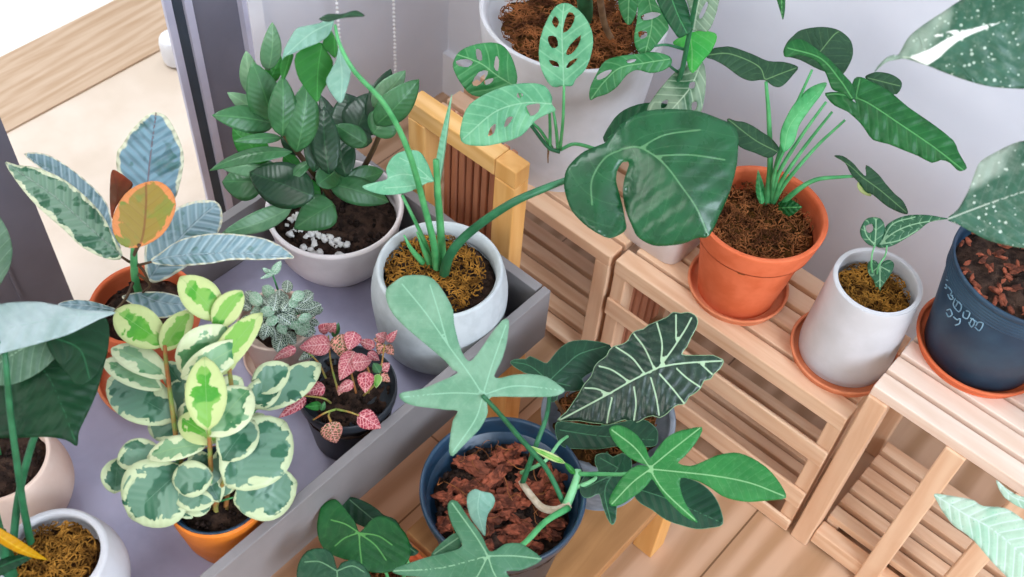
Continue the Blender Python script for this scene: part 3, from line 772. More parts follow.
stalk('petiole', [(443,270,zs-.01),(441,235,.50),(438,195,.57),(436,160,.62)], .0055, .0035, M['st_green'], R)
bl(R, (436,205,.55), (452,94,.68), 9.5, G['mon_y'], shape='lance', roll=35, fold=.9, arch=.0, name='rolled_leaf')
stalk('sheath', [(432,268,zs-.01),(424,250,.475),(417,232,.50)], .005, .0012, M['st_green'], R)
stalk('sheath', [(428,268,zs-.01),(412,250,.47),(404,235,.49)], .005, .0012, M['st_green'], R)
stalk('petiole', [(432,262,zs),(424,240,.49),(412,215,.53),(402,195,.55)], .003, .002, M['st_green'], R)
traced(R, [(362,187),(372,183),(387,179),(386,170),(390,160),(398,153),(410,150),(420,152),(427,162),(431,172),(434,181),(427,183),(418,188),(405,193),(390,195),(375,193)], [[(433,181),(415,176),(398,175),(366,187)],[(433,181),(415,166),(400,158)],[(430,182),(410,186),(385,188)]], G['mon_y'], .60, k=.3, fold=.15, label='small light green leaf')
ol = [(564,184),(566,171),(573,161),(585,151),(600,145),(607,141),(620,125),(637,114),(652,110),(672,109),(697,111),(720,119),(733,125),(738,135),(738,150),(736,169),(729,194),(719,216),(709,236),(697,238),(682,244),(659,246),(647,243),(637,236),(632,226),(626,211),(623,194),(624,181),(627,171),(629,163),(624,161),(618,169),(616,179),(618,189),(622,204),(625,219),(626,229),(619,235),(609,238),(597,233),(584,224),(572,211),(566,196)]
big, bm = traced(R, ol, [[(622,149),(637,147),(652,154),(667,167),(682,187),(697,209),(708,235)],[(623,149),(605,158),(592,180),(592,205)],[(640,148),(665,135),(700,130)],[(655,156),(690,155),(725,160)]], G['mon'], .63, k=.05, off=(0,.1,0), fold=.22, arch=.06, latset=[0], spacing=.02, wave=.8, sub=3, bend=(628,.12,.38,150))
behind = lambda u, v, q: bm(u, v)-(CAM-bm(u, v)).normalized()*q
tube('petiole', [at(443,278,zs-.01), at(450,255,.49), at(470,232,.53), at(510,204,.585), behind(548,187,.012), behind(566,180,.014), behind(595,166,.014), behind(623,149,.002)], .0068, .0022, M['st_dark'], R)
# its upper leaf, seen from the side over the dark plant
zl2 = [((275,45),(182,110),48,'mon_s',.80,.74,15),((240,85),(232,188),74,'zz_b',.78,.68,0),((268,70),(276,130),36,'zz_b',.80,.76,0),((282,92),(290,200),46,'mon_s',.80,.70,10),((190,105),(180,158),26,'zz_b',.75,.70,0)]
traced(R, [(319,19),(328,14),(341,14),(352,11),(358,11),(365,16),(356,17),(344,18),(335,20),(328,22)], [[(338,20),(350,14),(364,16)]], G['zz_d'], .83, k=.3, name='leaf_lobe')
traced(R, [(334,20),(332,28),(328,36),(318,43),(305,48),(292,54),(285,56),(282,60),(284,50),(289,40),(296,29),(305,26),(320,23),(328,18)], [[(333,22),(310,34),(284,57)]], G['mon_s'], .80, k=.2, fold=.25, name='leaf_lobe')
traced(R, [(296,54),(318,42),(326,50),(333,62),(330,78),(322,92),(317,102),(305,88),(297,74)], [[(322,44),(318,70),(317,102)]], G['zz_b'], .76, k=0, fold=.1, name='leaf_lobe')
traced(R, [(322,44),(330,30),(336,40),(338,50),(335,58),(328,52)], [[(334,30),(335,57)]], G['zz_b'], .78, k=0, name='leaf_lobe')
traced(R, [(339,47),(345,55),(351,66),(350,78),(346,92),(341,103),(333,96),(326,82),(330,72),(336,60)], [[(339,48),(342,75),(341,103)]], G['mon_s'], .77, k=0, fold=.25, name='leaf_lobe')
traced(R, [(283,58),(293,54),(292,62),(287,75),(283,80),(280,70)], [[(290,55),(283,79)]], G['zz_b'], .74, k=0, name='leaf_lobe')

# white-veined plant ---------------------------------------------------------
cx, cy, z0 = -.727, .462, TZ
R = root('potted_fittonia', 'small mound of white-veined green leaves in a cream pot', cx, cy, z0, 'nerve plants in the tray')
lathe('pot', rounded([(.001,.008),(.034,.008),(.037,.012),(.045,.075),(.048,.088),(.0465,.091),(.043,.089),(.041,.078),(.001,.075)],3), M['cream'], R, cx, cy, z0)
saucer(cx, cy, TZ+.0006, .049, 'cream saucer under the white-veined nerve plant pot', 'cream')
soil(R, cx, cy, z0+.08, .0415, M['soil'])
F5 = lambda X, Y: (220+X/6.4, 260+Y/6.4)
rr = random.Random(11)
spots = [(random.Random(i).uniform(170,590), random.Random(i+90).uniform(215,480), 46, .415, 'fit') for i in range(26)]+[(190,230,45,.43,'fit'),(165,290,50,.42,'fit'),(170,400,60,.42,'fit'),(230,250,60,.45,'fit_g'),(310,200,55,.44,'fit_g'),(350,270,70,.46,'fit'),(430,290,55,.46,'fit'),(300,330,55,.46,'fit_g'),(440,350,70,.45,'fit'),(500,230,50,.47,'fit_g'),(470,270,45,.46,'fit_g'),(560,250,50,.45,'fit'),(590,310,70,.43,'fit'),(620,320,45,.42,'fit'),(330,390,50,.45,'fit_g'),(400,440,50,.43,'fit_g'),(300,450,60,.43,'fit'),(480,410,55,.44,'fit_g'),(545,370,50,.45,'fit_g'),(520,450,50,.43,'fit_g'),(380,530,75,.41,'fit'),(450,500,60,.41,'fit'),(250,420,55,.43,'fit'),(430,170,50,.44,'fit'),(380,240,60,.45,'fit'),(540,420,55,.43,'fit_g'),(600,400,40,.42,'fit'),(350,470,55,.42,'fit'),(300,290,60,.44,'fit'),(410,380,60,.45,'fit'),(530,310,55,.45,'fit'),(240,330,55,.43,'fit_g')]
for i, (X, Y, s_, z_, mm) in enumerate(spots):
    a = math.atan2(Y-330, X-370)+rr.uniform(-.5, .5); ln = s_*1.15
    s_ = s_*1.3; ln = s_*1.15; u, v = F5(X, Y); du, dv = cos(a)*ln/6.4/2*1.25, sin(a)*ln/6.4/2*1.1
    bl(R, (u-du, v-dv, z_+.004), (u+du, v+dv, z_-.006), s_/6.4*1.12, G[mm], shape='oval', roll=rr.uniform(-25,25), fold=.15, arch=.1, spacing=.0028, n=9, m=3)
stalk('stem', [F5(370,190)+(.43,), F5(350,130)+(.455,), F5(335,90)+(.475,)], .0014, .001, M['st_green'], R)
for b_, t_, w_ in (((335,95),(390,5),50),((335,95),(270,50),34),((345,85),(255,120),26),((335,90),(310,60),30)):
    bl(R, F5(*b_)+(.475,), F5(*t_)+(.485,), w_/6.4*1.1, G['fit_g'], fold=.2, spacing=.0028, n=8, m=3)
for X, Y in ((300,400),(450,420),(400,300),(520,330),(230,350)):
    u, v = F5(X, Y); tube('stem', [V((cx,cy,z0+.075)).lerp(at(u,v,.42),.3), at(u, v, .42)], .0012, .001, M['st_green'], R)

# pink-veined plant ----------------------------------------------------------
cx, cy, z0 = -.585, .451, TZ
R = root('potted_pink_fittonia', 'pink and red veined small-leaved plant trailing over a black plastic pot', cx, cy, z0, 'nerve plants in the tray')
lathe('pot', [(.001,0),(.044,0),(.046,.003),(.0555,.088),(.0585,.0885),(.0592,.092),(.0592,.102),(.058,.104),(.0565,.102),(.055,.085),(.001,.08)], M['black'], R, cx, cy, z0)
soil(R, cx, cy, z0+.088, .0555, M['soil']); crumbs(R, cx, cy, z0+.087, .052, M['crumb'], 160, .003)
P4 = lambda X, Y: (256+X/4, 288+Y/4)
zr_ = z0+.10
pk = [((300,225),(172,238),78,'pink_l',.46,.45,10),((290,175),(320,138),46,'pink_l',.46,.48,0),((255,175),(300,140),42,'pink',.455,.47,0),((310,195),(330,138),28,'zz',.455,.475,20),
 ((395,175),(370,250),66,'pink_l',.48,.47,0),((340,185),(355,288),88,'pink_g',.475,.455,0),((395,255),(335,370),76,'pink_l',.47,.45,10),((385,300),(462,290),66,'pink_l',.475,.46,0),
 ((440,335),(437,420),62,'pink',.46,.445,0),((388,375),(325,415),42,'pink_l',.45,.435,0),((448,258),(494,290),36,'pink_l',.45,.44,0),((520,205),(478,185),46,'pink_l',.46,.475,0),
 ((525,215),(566,168),32,'pink_l',.465,.48,0),((510,225),(490,265),48,'pink_g',.46,.45,0),((475,235),(412,210),40,'pink_l',.455,.45,0),((520,230),(550,268),36,'pink_g',.455,.445,0),((515,210),(470,205),36,'pink_g',.46,.46,0),
 ((500,330),(535,300),40,'pink_l',.445,.45,0),((495,340),(470,300),36,'zz',.445,.45,0),((490,345),(480,400),34,'pep_y',.445,.435,0),((500,345),(535,375),34,'pink_g',.445,.435,0),
 ((275,395),(192,425),58,'pink',.43,.425,20),((262,470),(196,475),34,'zz_b',.43,.43,0),((262,490),(275,455),20,'zz',.43,.44,0),
 ((290,540),(322,620),82,'pink_g',.43,.40,0),((410,505),(500,560),72,'pink',.44,.42,0),((200,440),(90,520),44,'pink',.43,.42,0),((190,425),(105,455),34,'pink',.43,.43,0),
 ((160,240),(68,290),42,'pink_l',.45,.44,20),((240,240),(170,290),36,'fit',.44,.43,0),((345,390),(330,430),28,'pink_g',.44,.43,0)]
for b_, t_, w_, mm, zb, zt_, ro in pk:
    bl(R, P4(*b_)+(zb,), P4(*t_)+(zt_,), w_/4*1.1, G[mm], shape='ovate' if mm != 'zz' else 'oval', roll=ro, fold=.2, spacing=.0035, n=10, m=3)
for q in ([(320,485,.425),(275,500,.432),(228,528,.42)], [(320,485,.425),(370,495,.438),(412,510,.44)], [(300,535,.43),(290,510,.43),(300,490,.425)], [(280,362,.415),(250,300,.43),(205,255,.445)], [(400,420,.41),(380,330,.44),(370,240,.46)], [(450,420,.41),(455,350,.44),(440,300,.455)], [(300,460,.41),(265,440,.43),(180,430,.43)], [(430,430,.41),(490,360,.44),(515,225,.46)],[(330,420,.41),(300,300,.44),(290,190,.455)]):
    stalk('stem', [P4(X, Y)+(z_,) for X, Y, z_ in q], .0014, .0009, M['st_rust'], R)

# variegated peperomia in the orange pot ---------------------------------------
z0 = TZ; cx, cy, _ = at(217, 490, z0+.0985)
R = root('potted_peperomia', 'cream and green variegated leafy plant in an orange pot', cx, cy, z0)
lathe('pot', rounded([(.001,0),(.037,.0),(.043,.004),(.0525,.055),(.0565,.095),(.056,.0985),(.0545,.098),(.052,.055),(.042,.008),(.001,.007)],3), M['orange'], R, cx, cy, z0)
lathe('inner_pot', [(.040,.01),(.0515,.090),(.0545,.0995),(.054,.1015),(.051,.1005),(.049,.089),(.0485,.080)], M['bluepl'], R, cx, cy, z0, label='dark blue inner pot rim')
soil(R, cx, cy, z0+.089, .0495, M['soil']); crumbs(R, cx, cy, z0+.088, .046, M['crumb'], 120)
Q = lambda X, Y: (X/1.82, 260+Y/1.82)
pp = [((400,108),(328,30),60,'pep_y',.55,.58,10),((392,125),(440,55),46,'pep_y',.55,.57,-15),((303,155),(208,90),64,'pep_y',.53,.54,0),((296,165),(348,92),44,'pep_y',.53,.55,-10),
 ((325,200),(425,128),92,'pep',.53,.55,15),((385,215),(476,95),48,'pep_y',.53,.56,-15),((330,215),(445,150),50,'pep',.54,.55,0),
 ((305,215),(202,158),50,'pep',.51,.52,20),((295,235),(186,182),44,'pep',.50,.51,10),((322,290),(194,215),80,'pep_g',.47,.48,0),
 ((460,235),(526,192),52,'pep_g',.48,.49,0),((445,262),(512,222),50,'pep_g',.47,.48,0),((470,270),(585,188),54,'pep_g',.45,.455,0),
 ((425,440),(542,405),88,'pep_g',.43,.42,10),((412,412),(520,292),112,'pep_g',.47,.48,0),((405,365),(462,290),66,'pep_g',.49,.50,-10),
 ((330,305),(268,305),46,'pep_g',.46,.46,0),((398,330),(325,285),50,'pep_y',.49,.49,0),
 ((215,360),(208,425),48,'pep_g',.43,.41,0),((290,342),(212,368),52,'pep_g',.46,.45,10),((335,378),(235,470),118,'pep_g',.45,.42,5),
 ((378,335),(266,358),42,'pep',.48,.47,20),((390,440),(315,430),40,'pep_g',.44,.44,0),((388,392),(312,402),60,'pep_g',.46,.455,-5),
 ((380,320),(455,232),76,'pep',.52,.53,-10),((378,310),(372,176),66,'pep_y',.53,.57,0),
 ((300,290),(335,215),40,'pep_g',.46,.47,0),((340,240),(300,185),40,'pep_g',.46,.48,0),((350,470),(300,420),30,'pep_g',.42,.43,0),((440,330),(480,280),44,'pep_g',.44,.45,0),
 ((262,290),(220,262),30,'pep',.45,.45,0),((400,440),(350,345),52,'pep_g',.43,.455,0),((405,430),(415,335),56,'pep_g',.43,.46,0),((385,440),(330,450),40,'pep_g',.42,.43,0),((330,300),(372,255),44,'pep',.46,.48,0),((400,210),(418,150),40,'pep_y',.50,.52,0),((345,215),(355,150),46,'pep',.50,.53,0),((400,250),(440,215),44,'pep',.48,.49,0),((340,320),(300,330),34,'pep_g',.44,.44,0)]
for b_, t_, w_, mm, zb, zt_, ro in pp:
    bl(R, Q(*b_)+(zb,), Q(*t_)+(zt_,), w_/1.82*1.12, G[mm], shape='round', roll=ro, fold=-.12, arch=.12, spacing=.01, curl=.05)
def pq(X, Y, z): return Q(X, Y)+(z,)
for q in ([(395,470,.39),(385,400,.44),(382,340,.49),(380,310,.53)], [(370,465,.39),(330,370,.44),(312,260,.49),(303,190,.52),(300,155,.535)], [(410,460,.39),(425,330,.46),(420,220,.51),(400,110,.55)], [(390,460,.39),(400,420,.43),(412,395,.46)]):
    stalk('stem', [pq(*a) for a in q], .003, .0022, M['st_rust'], R)
for a, b_ in (((370,430,.42),(335,380,.45)),((385,430,.42),(385,395,.455)),((395,440,.41),(425,432,.43)),((330,370,.44),(290,345,.46)),((312,265,.485),(322,290,.47)),((425,320,.465),(470,268,.455)),((330,370,.44),(216,362,.43)),((420,235,.5),(460,235,.48))):
    stalk('petiole', [pq(*a), pq(*b_)], .0014, .001, M['st_green'], R)

# two pots at the near left ------------------------------------------------------
cx, cy, z0 = -.785, .12, TZ
R = root('potted_foliage_plant', 'cream round pot at the left edge with dark soil and one pale leaf', cx, cy, z0)
lathe('pot', rounded([(.001,0),(.04,0),(.05,.004),(.064,.035),(.0655,.06),(.058,.094),(.0555,.104),(.053,.1055),(.050,.103),(.0485,.084),(.001,.08)],4), M['cream'], R, cx, cy, z0)
soil(R, cx, cy, z0+.096, .0495, M['soil']); crumbs(R, cx, cy, z0+.095, .045, M['crumb'], 120)
stalk('petiole', [(0,458,z0+.09),(-20,380,.5),(-14,310,.58),(-2,284,.61)], .003, .002, M['st_green'], R)
traced(R, [(-22,210),(-5,212),(3,222),(9,234),(12.5,250),(10,266),(4,278),(-2,285),(-14,270),(-24,245)], [[(-2,286),(-10,250),(-14,212)]], G['fore_m'], .62, k=.2)
cx, cy, z0 = -.638, .094, TZ
R = root('potted_philodendron', 'plant with big dark drooping leaves and one yellowing leaf in a white pot, bottom left', cx, cy, z0)
lathe('pot', rounded([(.001,0),(.04,0),(.048,.004),(.064,.045),(.066,.075),(.057,.108),(.0545,.114),(.051,.1155),(.0475,.113),(.0465,.09),(.001,.082)],4), M['ceramic_w'], R, cx, cy, z0)
soil(R, cx, cy, z0+.1, .0485, M['soil_b']); coir(R, cx, cy, z0+.104, .044, M['moss_y'], 170, ln=.016, seed=5)
zq = z0+.10
stalk('petiole', [(32,548,zq),(24,510,.47),(18,470,.53),(10,410,.60),(6,365,.65),(4,345,.66)], .0042, .0026, M['st_dark'], R)
stalk('petiole', [(12,556,zq),(18,500,.46),(30,450,.52),(40,420,.55),(36,395,.57)], .0042, .003, M['st_dark'], R)
traced(R, [(-40,350),(0,346),(40,336),(68,334),(96,320),(107,320),(109,343),(104,366),(97,392),(86,417),(79,432),(77,446),(66,440),(45,437),(0,438),(-40,432)], [[(20,345),(50,380),(77,445)],[(30,350),(-10,390)],[(40,360),(100,340)]], G['fore_d'], .585, k=.35, fold=.2, wave=1.0, off=(0,-.1,0))
traced(R, [(48,336),(75,328),(100,318),(108,322),(109,343),(102,366),(88,382),(76,384),(66,372),(50,352)], [[(55,338),(80,350),(90,380)]], G['fore_d'], .63, k=.3, fold=.15)
traced(R, [(-30,360),(5,340),(35,330),(66,334),(60,352),(40,372),(15,384),(-5,386),(-30,390)], [[(66,336),(30,345),(-20,375)]], G['fore_m'], .61, k=.3, fold=.2)
traced(R, [(-40,312),(0,304),(18,302),(40,302),(62,306),(84,310),(116,312),(100,319),(84,327),(67,335),(37,344),(0,354),(-40,368)], [[(114,313),(60,318),(-40,338)]], G['fore'], .67, k=.4, fold=.12, wave=.6)
stalk('petiole', [(4,346,.66),(-8,338,.675),(-10,330,.672)], .0026, .002, M['st_dark'], R)
bl(R, (-22,520,.52), (48,560,.44), 13, G['yel'], shape='lance', roll=20, fold=.5, label='yellowing leaf')
bl(R, (-25,580,.44), (40,553,.445), 16, G['fore_d'], shape='lance', roll=-20, fold=.4)
stalk('sheath', [(8,560,zq),(2,540,.45),(-6,500,.50)], .008, .002, M['st_dark'], R)
stalk('sheath', [(12,580,zq),(6,560,.44),(4,530,.48)], .009, .002, M['st_dark'], R)

# philodendron in the black pot with bark -------------------------------------------
z0 = .2; cx, cy = -.374, .497
R = root('potted_lobed_philodendron', 'philodendron with deeply lobed leaves in a wide dark pot of bark chips', cx, cy, z0)
lathe('pot', [(.001,0),(.066,0),(.069,.004),(.086,.150),(.092,.151),(.0945,.154),(.0968,.168),(.0965,.172),(.0945,.174),(.0915,.171),(.0885,.15),(.087,.13),(.001,.12)], M['bluepl'], R, cx, cy, z0, 96)
so = soil(R, cx, cy, z0+.138, .087, M['soil']); crumbs(R, cx, cy, z0+.137, .08, M['crumb'], 300, .004)
rr = random.Random(21)
for i in range(72):
    q = .074*sqrt((i+.5)/72); a = i*2.39996+rr.uniform(-.3,.3); L_ = rr.choice([1.1,1.4,1.9,2.4])
    if q > .055: L_ = min(L_, 1.4)
    rot = Matrix.Rotation(rr.uniform(-.5, .5)+rr.choice([.5, .5, 1.6]), 3, 'Z') @ Matrix.Rotation(rr.uniform(-.35,.35), 3, 'Y') @ Matrix.Rotation(rr.uniform(-.6,.6), 3, 'X')
    MB().blob((cx+q*cos(a), cy+q*sin(a), z0+.139+rr.uniform(0,.010)), .0088*rr.uniform(.65,1.1), (L_,.85,.55), .6, i, rot, seg=12).build('bark_chip', M['bark'], so, smooth=False)
coir(R, cx, cy, z0+.148, .08, M['moss_r'], 40, 'root_fibres', .0005, .03, seed=8)
zb = z0+.15
tube('rhizome', [at(521,482,zb), at(533,498,zb+.008), at(543,508,zb+.008), at(557,510,zb+.01), at(570,504,zb+.014)], .0042, .0052, M['root'], R, label='pale woody rhizome')
stalk('stem', [(566,506,zb+.012),(572,492,zb+.02),(577,478,zb+.028),(578,470,zb+.03)], .0055, .0042, M['st_pale'], R)
stalk('petiole', [(522,484,zb),(530,462,.39),(538,440,.42),(546,418,.43),(549,400,.42),(549,383,.395)], .0036, .0022, M['st_dark'], R)
stalk('petiole', [(566,508,zb),(546,468,.40),(520,438,.46),(498,412,.53),(483,396,.56)], .0034, .0024, M['st_dark'], R)
stalk('petiole', [(578,474,zb+.03),(600,474,.40),(625,474,.42),(650,469,.435)], .0028, .0018, M['st_green'], R)
stalk('petiole', [(568,508,zb+.015),(545,522,.385),(522,545,.41),(498,553,.43)], .0042, .0026, M['st_green'], R)
stalk('petiole', [(575,488,zb+.02),(590,482,.385),(602,473,.382)], .003, .002, M['st_pale'], R)
stalk('petiole', [(521,473,.36),(545,461,.385),(560,442,.385),(575,432,.37)], .0024, .0018, M['st_pale'], R)
bl(R, (575,474,.40), (564,462,.415), 6, G['zz_b'], name='sheath'); bl(R, (565,463,.415), (526,445,.43), 7, G['pep_y'], shape='lance', fold=.6, name='sheath', label='yellow-green sheath')
ol = [(386,290),(394,282),(404,276),(418,275),(430,277),(439,285),(448,299),(453,310),(454,322),(456,332),(461,350),(468,361),(474,358),(482,347),(491,334),(498,325),(504,319),(509,321),(508,335),(505,350),(500,364),(494,376),(500,378),(512,375),(530,374),(547,377),(560,386),(565,391),(556,396),(540,397),(514,397),(492,397),(487,403),(488,412),(484,422),(478,431),(468,441),(460,449),(453,456),(449,452),(450,438),(453,420),(458,411),(448,410),(431,408),(415,406),(404,402),(399,396),(403,392),(421,389),(441,381),(458,373),(453,370),(446,362),(436,353),(418,338),(404,326),(393,314),(387,302)]
traced(R, ol, [[(483,395),(468,372),(448,345),(425,312),(402,284)],[(483,395),(492,365),(506,325)],[(483,395),(515,386),(560,390)],[(483,396),(475,420),(453,452)],[(482,394),(450,393),(404,397)],[(448,345),(438,310),(430,285)]], G['silver'], .57, k=.15, fold=.12, latset=[0,1,2,3,4], spacing=.011, droop=.05, sub=2)
ol = [(609,429),(617,425),(627,428),(638,436),(646,448),(650,458),(656,450),(665,439),(676,432),(688,429),(702,427),(700,436),(692,448),(684,457),(678,463),(690,466),(702,462),(715,456),(728,453),(739,453),(752,458),(766,467),(777,479),(784,490),(786,498),(775,500),(763,501),(748,502),(734,500),(722,496),(712,489),(700,482),(690,479),(681,478),(680,487),(684,500),(690,511),(698,522),(693,521),(684,516),(674,507),(664,496),(657,486),(652,479),(648,484),(640,492),(630,499),(620,505),(611,506),(609,500),(613,491),(620,480),(628,471),(638,465),(648,466),(640,463),(630,458),(621,450),(613,440)]
traced(R, ol, [[(650,469),(680,472),(715,476),(750,483),(784,496)],[(650,468),(635,448),(612,430)],[(650,468),(672,450),(700,428)],[(650,470),(665,492),(695,520)],[(649,470),(632,483),(612,504)]], G['phil'], .45, k=.2, fold=.12, spacing=.011, sub=2)
ol = [(448,512),(448,504),(452,500),(458,502),(464,511),(471,521),(478,530),(484,540),(489,551),(496,550),(505,544),(519,543),(530,549),(542,559),(532,566),(518,571),(506,571),(512,580),(520,596),(505,604),(490,585),(478,600),(460,606),(452,598),(462,582),(440,580),(420,577),(404,576),(392,572),(398,567),(412,562),(431,556),(452,551),(462,546),(458,536),(452,525)]
traced(R, ol, [[(488,556),(475,535),(452,503)],[(488,556),(440,568),(394,571)],[(488,556),(515,556),(541,559)],[(488,556),(495,575),(512,598)],[(488,556),(475,580),(458,602)]], G['silver2'], .44, k=.2, fold=.14, sub=2)
traced(R, [(431,556),(438,546),(446,539),(456,533),(461,542),(458,549),(446,554)], [[(434,554),(458,538)]], G['silver2'], .425, k=.2, name='leaf_lobe')
traced(R, [(469,513),(467,503),(468,494),(475,489),(481,491),(486,492),(492,494),(495,500),(493,507),(488,514),(486,524),(485,536),(478,528),(472,520)], [[(480,491),(478,510),(484,534)]], G['mon_s'], .405, k=0, fold=.5, name='young_leaf', label='curled silvery young leaf')
traced(R, [(607,453),(596,455),(595,464),(598,471),(588,474),(581,481),(580,492),(585,498),(592,497),(599,494),(602,504),(607,518),(612,525),(616,520),(617,506),(622,496),(634,484),(632,470),(631,458),(622,453),(613,457)], [[(618,468),(605,490),(611,523)],[(618,468),(600,458)],[(612,475),(585,488)]], G['dk'], .385, k=.2, fold=.1, sub=2)

# alocasia in the concrete pot -----------------------------------------------------
cx, cy, z0 = -.362, .684, .2
R = root('potted_alocasia', 'alocasia with a dark arrow-shaped white-veined leaf in a grey concrete pot', cx, cy, z0)
lathe('pot', rounded([(.001,0),(.062,0),(.066,.003),(.078,.07),(.085,.125),(.0845,.13),(.081,.131),(.077,.128),(.073,.105),(.001,.1)],3), M['conc'], R, cx, cy, z0, 96)
soil(R, cx, cy, z0+.11, .0745, M['soil_b']); coir(R, cx, cy, z0+.113, .066, M['moss_r'], 200, seed=9)
ol = [(557,420),(566,412),(573,402),(579,393),(584,384),(591,376),(594,367),(599,361),(606,356),(609,350),(614,346),(622,344),(628,340),(631,334),(637,330),(643,329),(648,325),(655,322),(662,319),(668,316),(673,312),(681,313),(688,312),(695,315),(698,321),(696,329),(691,338),(687,347),(682,354),(690,355),(697,355),(706,355),(713,355),(720,358),(724,361),(720,369),(714,374),(711,379),(704,381),(701,388),(694,394),(689,397),(685,404),(678,405),(673,408),(668,413),(660,418),(653,416),(645,418),(639,422),(631,423),(625,420),(618,422),(609,425),(600,424),(590,423),(580,421),(568,421)]
vs = [[(659.5,367),(633,380),(612,392),(590,404),(560,420)],[(659.5,367),(672,350),(685,330),(692,317)],[(660,367),(677,364),(700,362),(722,361)],
 [(644,373),(632,358),(616,347)],[(653,366),(644.5,348),(634,334)],[(661,361),(662,343),(657,323)],[(676,338),(676,315)],[(629.5,382),(612,370),(598,366)],[(609,394),(597,389),(585,388)],
 [(612,398),(609,411),(607,423)],[(634,387),(636,403),(634,420)],[(651,378),(656,396),(659,415)],[(659.5,374),(672,388),(684,403)],[(677,369),(687,378),(700,387)],[(701,364),(713,375)]]
traced(R, ol, vs, G['alo'], .43, k=.15, fold=.1, latset=[0], spacing=.01, wave=.9, sub=2, droop=.05)
traced(R, [(510,363),(515,359),(526,359),(530,356),(541,361),(547,363),(553,356),(560,348),(569,342),(580,340),(594,341),(610,345),(612,356),(604,366),(592,372),(582,379),(586,386),(578,391),(566,391),(559,392),(557,400),(549,402),(546,392),(549,384),(541,377),(528,374),(519,370)], [[(549,381),(565,366),(580,354),(606,346)],[(549,381),(530,366),(512,362)],[(550,381),(570,386)]], G['dk'], .40, k=.2, fold=.12, sub=2)
traced(R, [(557,422),(575,423),(600,426),(622,422),(642,419),(656,428),(658,438),(655,446),(640,447),(620,446),(600,449),(580,449),(563,447),(556,436)], [[(560,430),(600,436),(654,440)]], G['dk'], .385, k=.2, fold=.1)
traced(R, [(634,484),(650,476),(668,474),(687,478),(700,483),(712,493),(720,507),(723,524),(710,528),(696,529),(680,525),(666,520),(652,510),(640,503),(634,495)], [[(634,488),(670,500),(722,523)]], G['dk'], .37, k=.2, fold=.12)
stalk('petiole', [(596,440,z0+.1),(600,430,.35),(628,400,.385),(655,372,.415),(660,367,.425)], .003, .0022, M['st_green'], R)
stalk('petiole', [(580,430,z0+.1),(565,415,.34),(553,395,.37),(549,382,.392)], .0028, .002, M['st_tan'], R)
stalk('petiole', [(590,440,z0+.1),(575,440,.34),(562,432,.37)], .0026, .002, M['st_green'], R)
stalk('petiole', [(605,450,z0+.1),(615,470,.34),(634,488,.36)], .0026, .002, M['st_green'], R)

# heart-leaved plant at the bottom -------------------------------------------------
cx, cy, z0 = -.448, .372, 0
R = root('potted_anthurium', 'heart-shaped pale-veined leaves in a terracotta pot, bottom edge beside the tray', cx, cy, z0)
lathe('pot', rounded([(.001,0),(.038,0),(.041,.003),(.052,.165),(.0575,.168),(.0585,.172),(.0585,.197),(.057,.2),(.053,.198),(.051,.185),(.001,.18)],3), M['terra'], R, cx, cy, z0)
soil(R, cx, cy, .187, .0515, M['soil_b']); coir(R, cx, cy, .19, .047, M['moss_r'], 110, seed=4)
traced(R, [(330,501),(338,499),(347,497),(356,498),(368,503),(377,509),(384,515),(396,520),(404,534),(412,546),(419,552),(410,556),(395,545),(370,530),(350,520)], [[(350,500),(380,525),(415,552)]], G['anth_d'], .315, k=.3, fold=.1)
traced(R, [(341,504),(335,499),(328,501),(321,507),(318,518),(317,528),(319,540),(324,549),(332,555),(343,559),(353,562),(361,567),(370,572),(382,573),(394,571),(404,566),(410,557),(410,545),(406,534),(398,525),(390,519),(382,516),(374,518),(368,523),(363,529),(359,532),(356,524),(349,514)], [[(359,533),(360,548),(362,566)],[(359,533),(378,536),(392,545)],[(360,534),(375,545),(386,560)],[(358,533),(345,538),(335,546)],[(358,532),(345,524),(331,520)]], G['anth'], .35, k=.15, fold=.12, latset=[0], sub=2)
traced(R, [(297,580),(297,570),(300,560),(307,551),(318,548),(328,550),(334,557),(337,569),(341,563),(350,560),(358,561),(366,568),(371,577),(374,592),(362,606),(340,616),(315,606),(302,594)], [[(337,571),(338,590),(340,614)],[(337,571),(320,562),(305,562)],[(337,571),(352,566),(364,572)]], G['anth_d'], .38, k=.15, fold=.12, sub=2)
stalk('petiole', [(390,590,.19),(385,570,.25),(368,545,.32),(359,533,.345)], .0024, .0018, M['st_green'], R)
stalk('petiole', [(385,592,.19),(370,590,.27),(345,580,.36),(337,571,.376)], .0024, .0018, M['st_green'], R)
stalk('petiole', [(395,585,.19),(405,575,.25),(408,562,.3),(400,545,.312)], .0022, .0016, M['st_green'], R)

# big white planter at the back ------------------------------------------------------
cx, cy, z0 = -.734, 1.022, .3105
R = root('large_potted_plant', 'woody-stemmed plant in the large white planter against the back wall', cx, cy, z0)
lathe('pot', rounded([(.001,0),(.085,0),(.095,.006),(.112,.08),(.124,.19),(.131,.255),(.130,.262),(.125,.262),(.119,.252),(.115,.23),(.001,.22)],4), M['ceramic_w'], R, cx, cy, z0, 96)
soil(R, cx, cy, z0+.232, .117, M['soil_b']); coir(R, cx, cy, z0+.236, .108, M['moss_r'], 420, seed=13, ln=.022)
zp = z0+.23
stalk('stick', [(614,44,zp),(606,28,zp+.03),(602,12,zp+.07),(598,-20,zp+.16),(596,-60,zp+.26)], .0045, .0045, M['st_tan'], R)
stalk('stem', [(584,22,zp),(585,4,zp+.05),(582,-30,zp+.15),(580,-80,zp+.28)], .012, .008, M['st_dark'], R)
traced(R, [(617,-30),(618,0),(621,14),(628,25),(634,19),(638,4),(640,-30),(628,-45)], [[(628,-45),(629,-10),(628,24)]], G['adan_g'], .66, k=0, fold=.2)
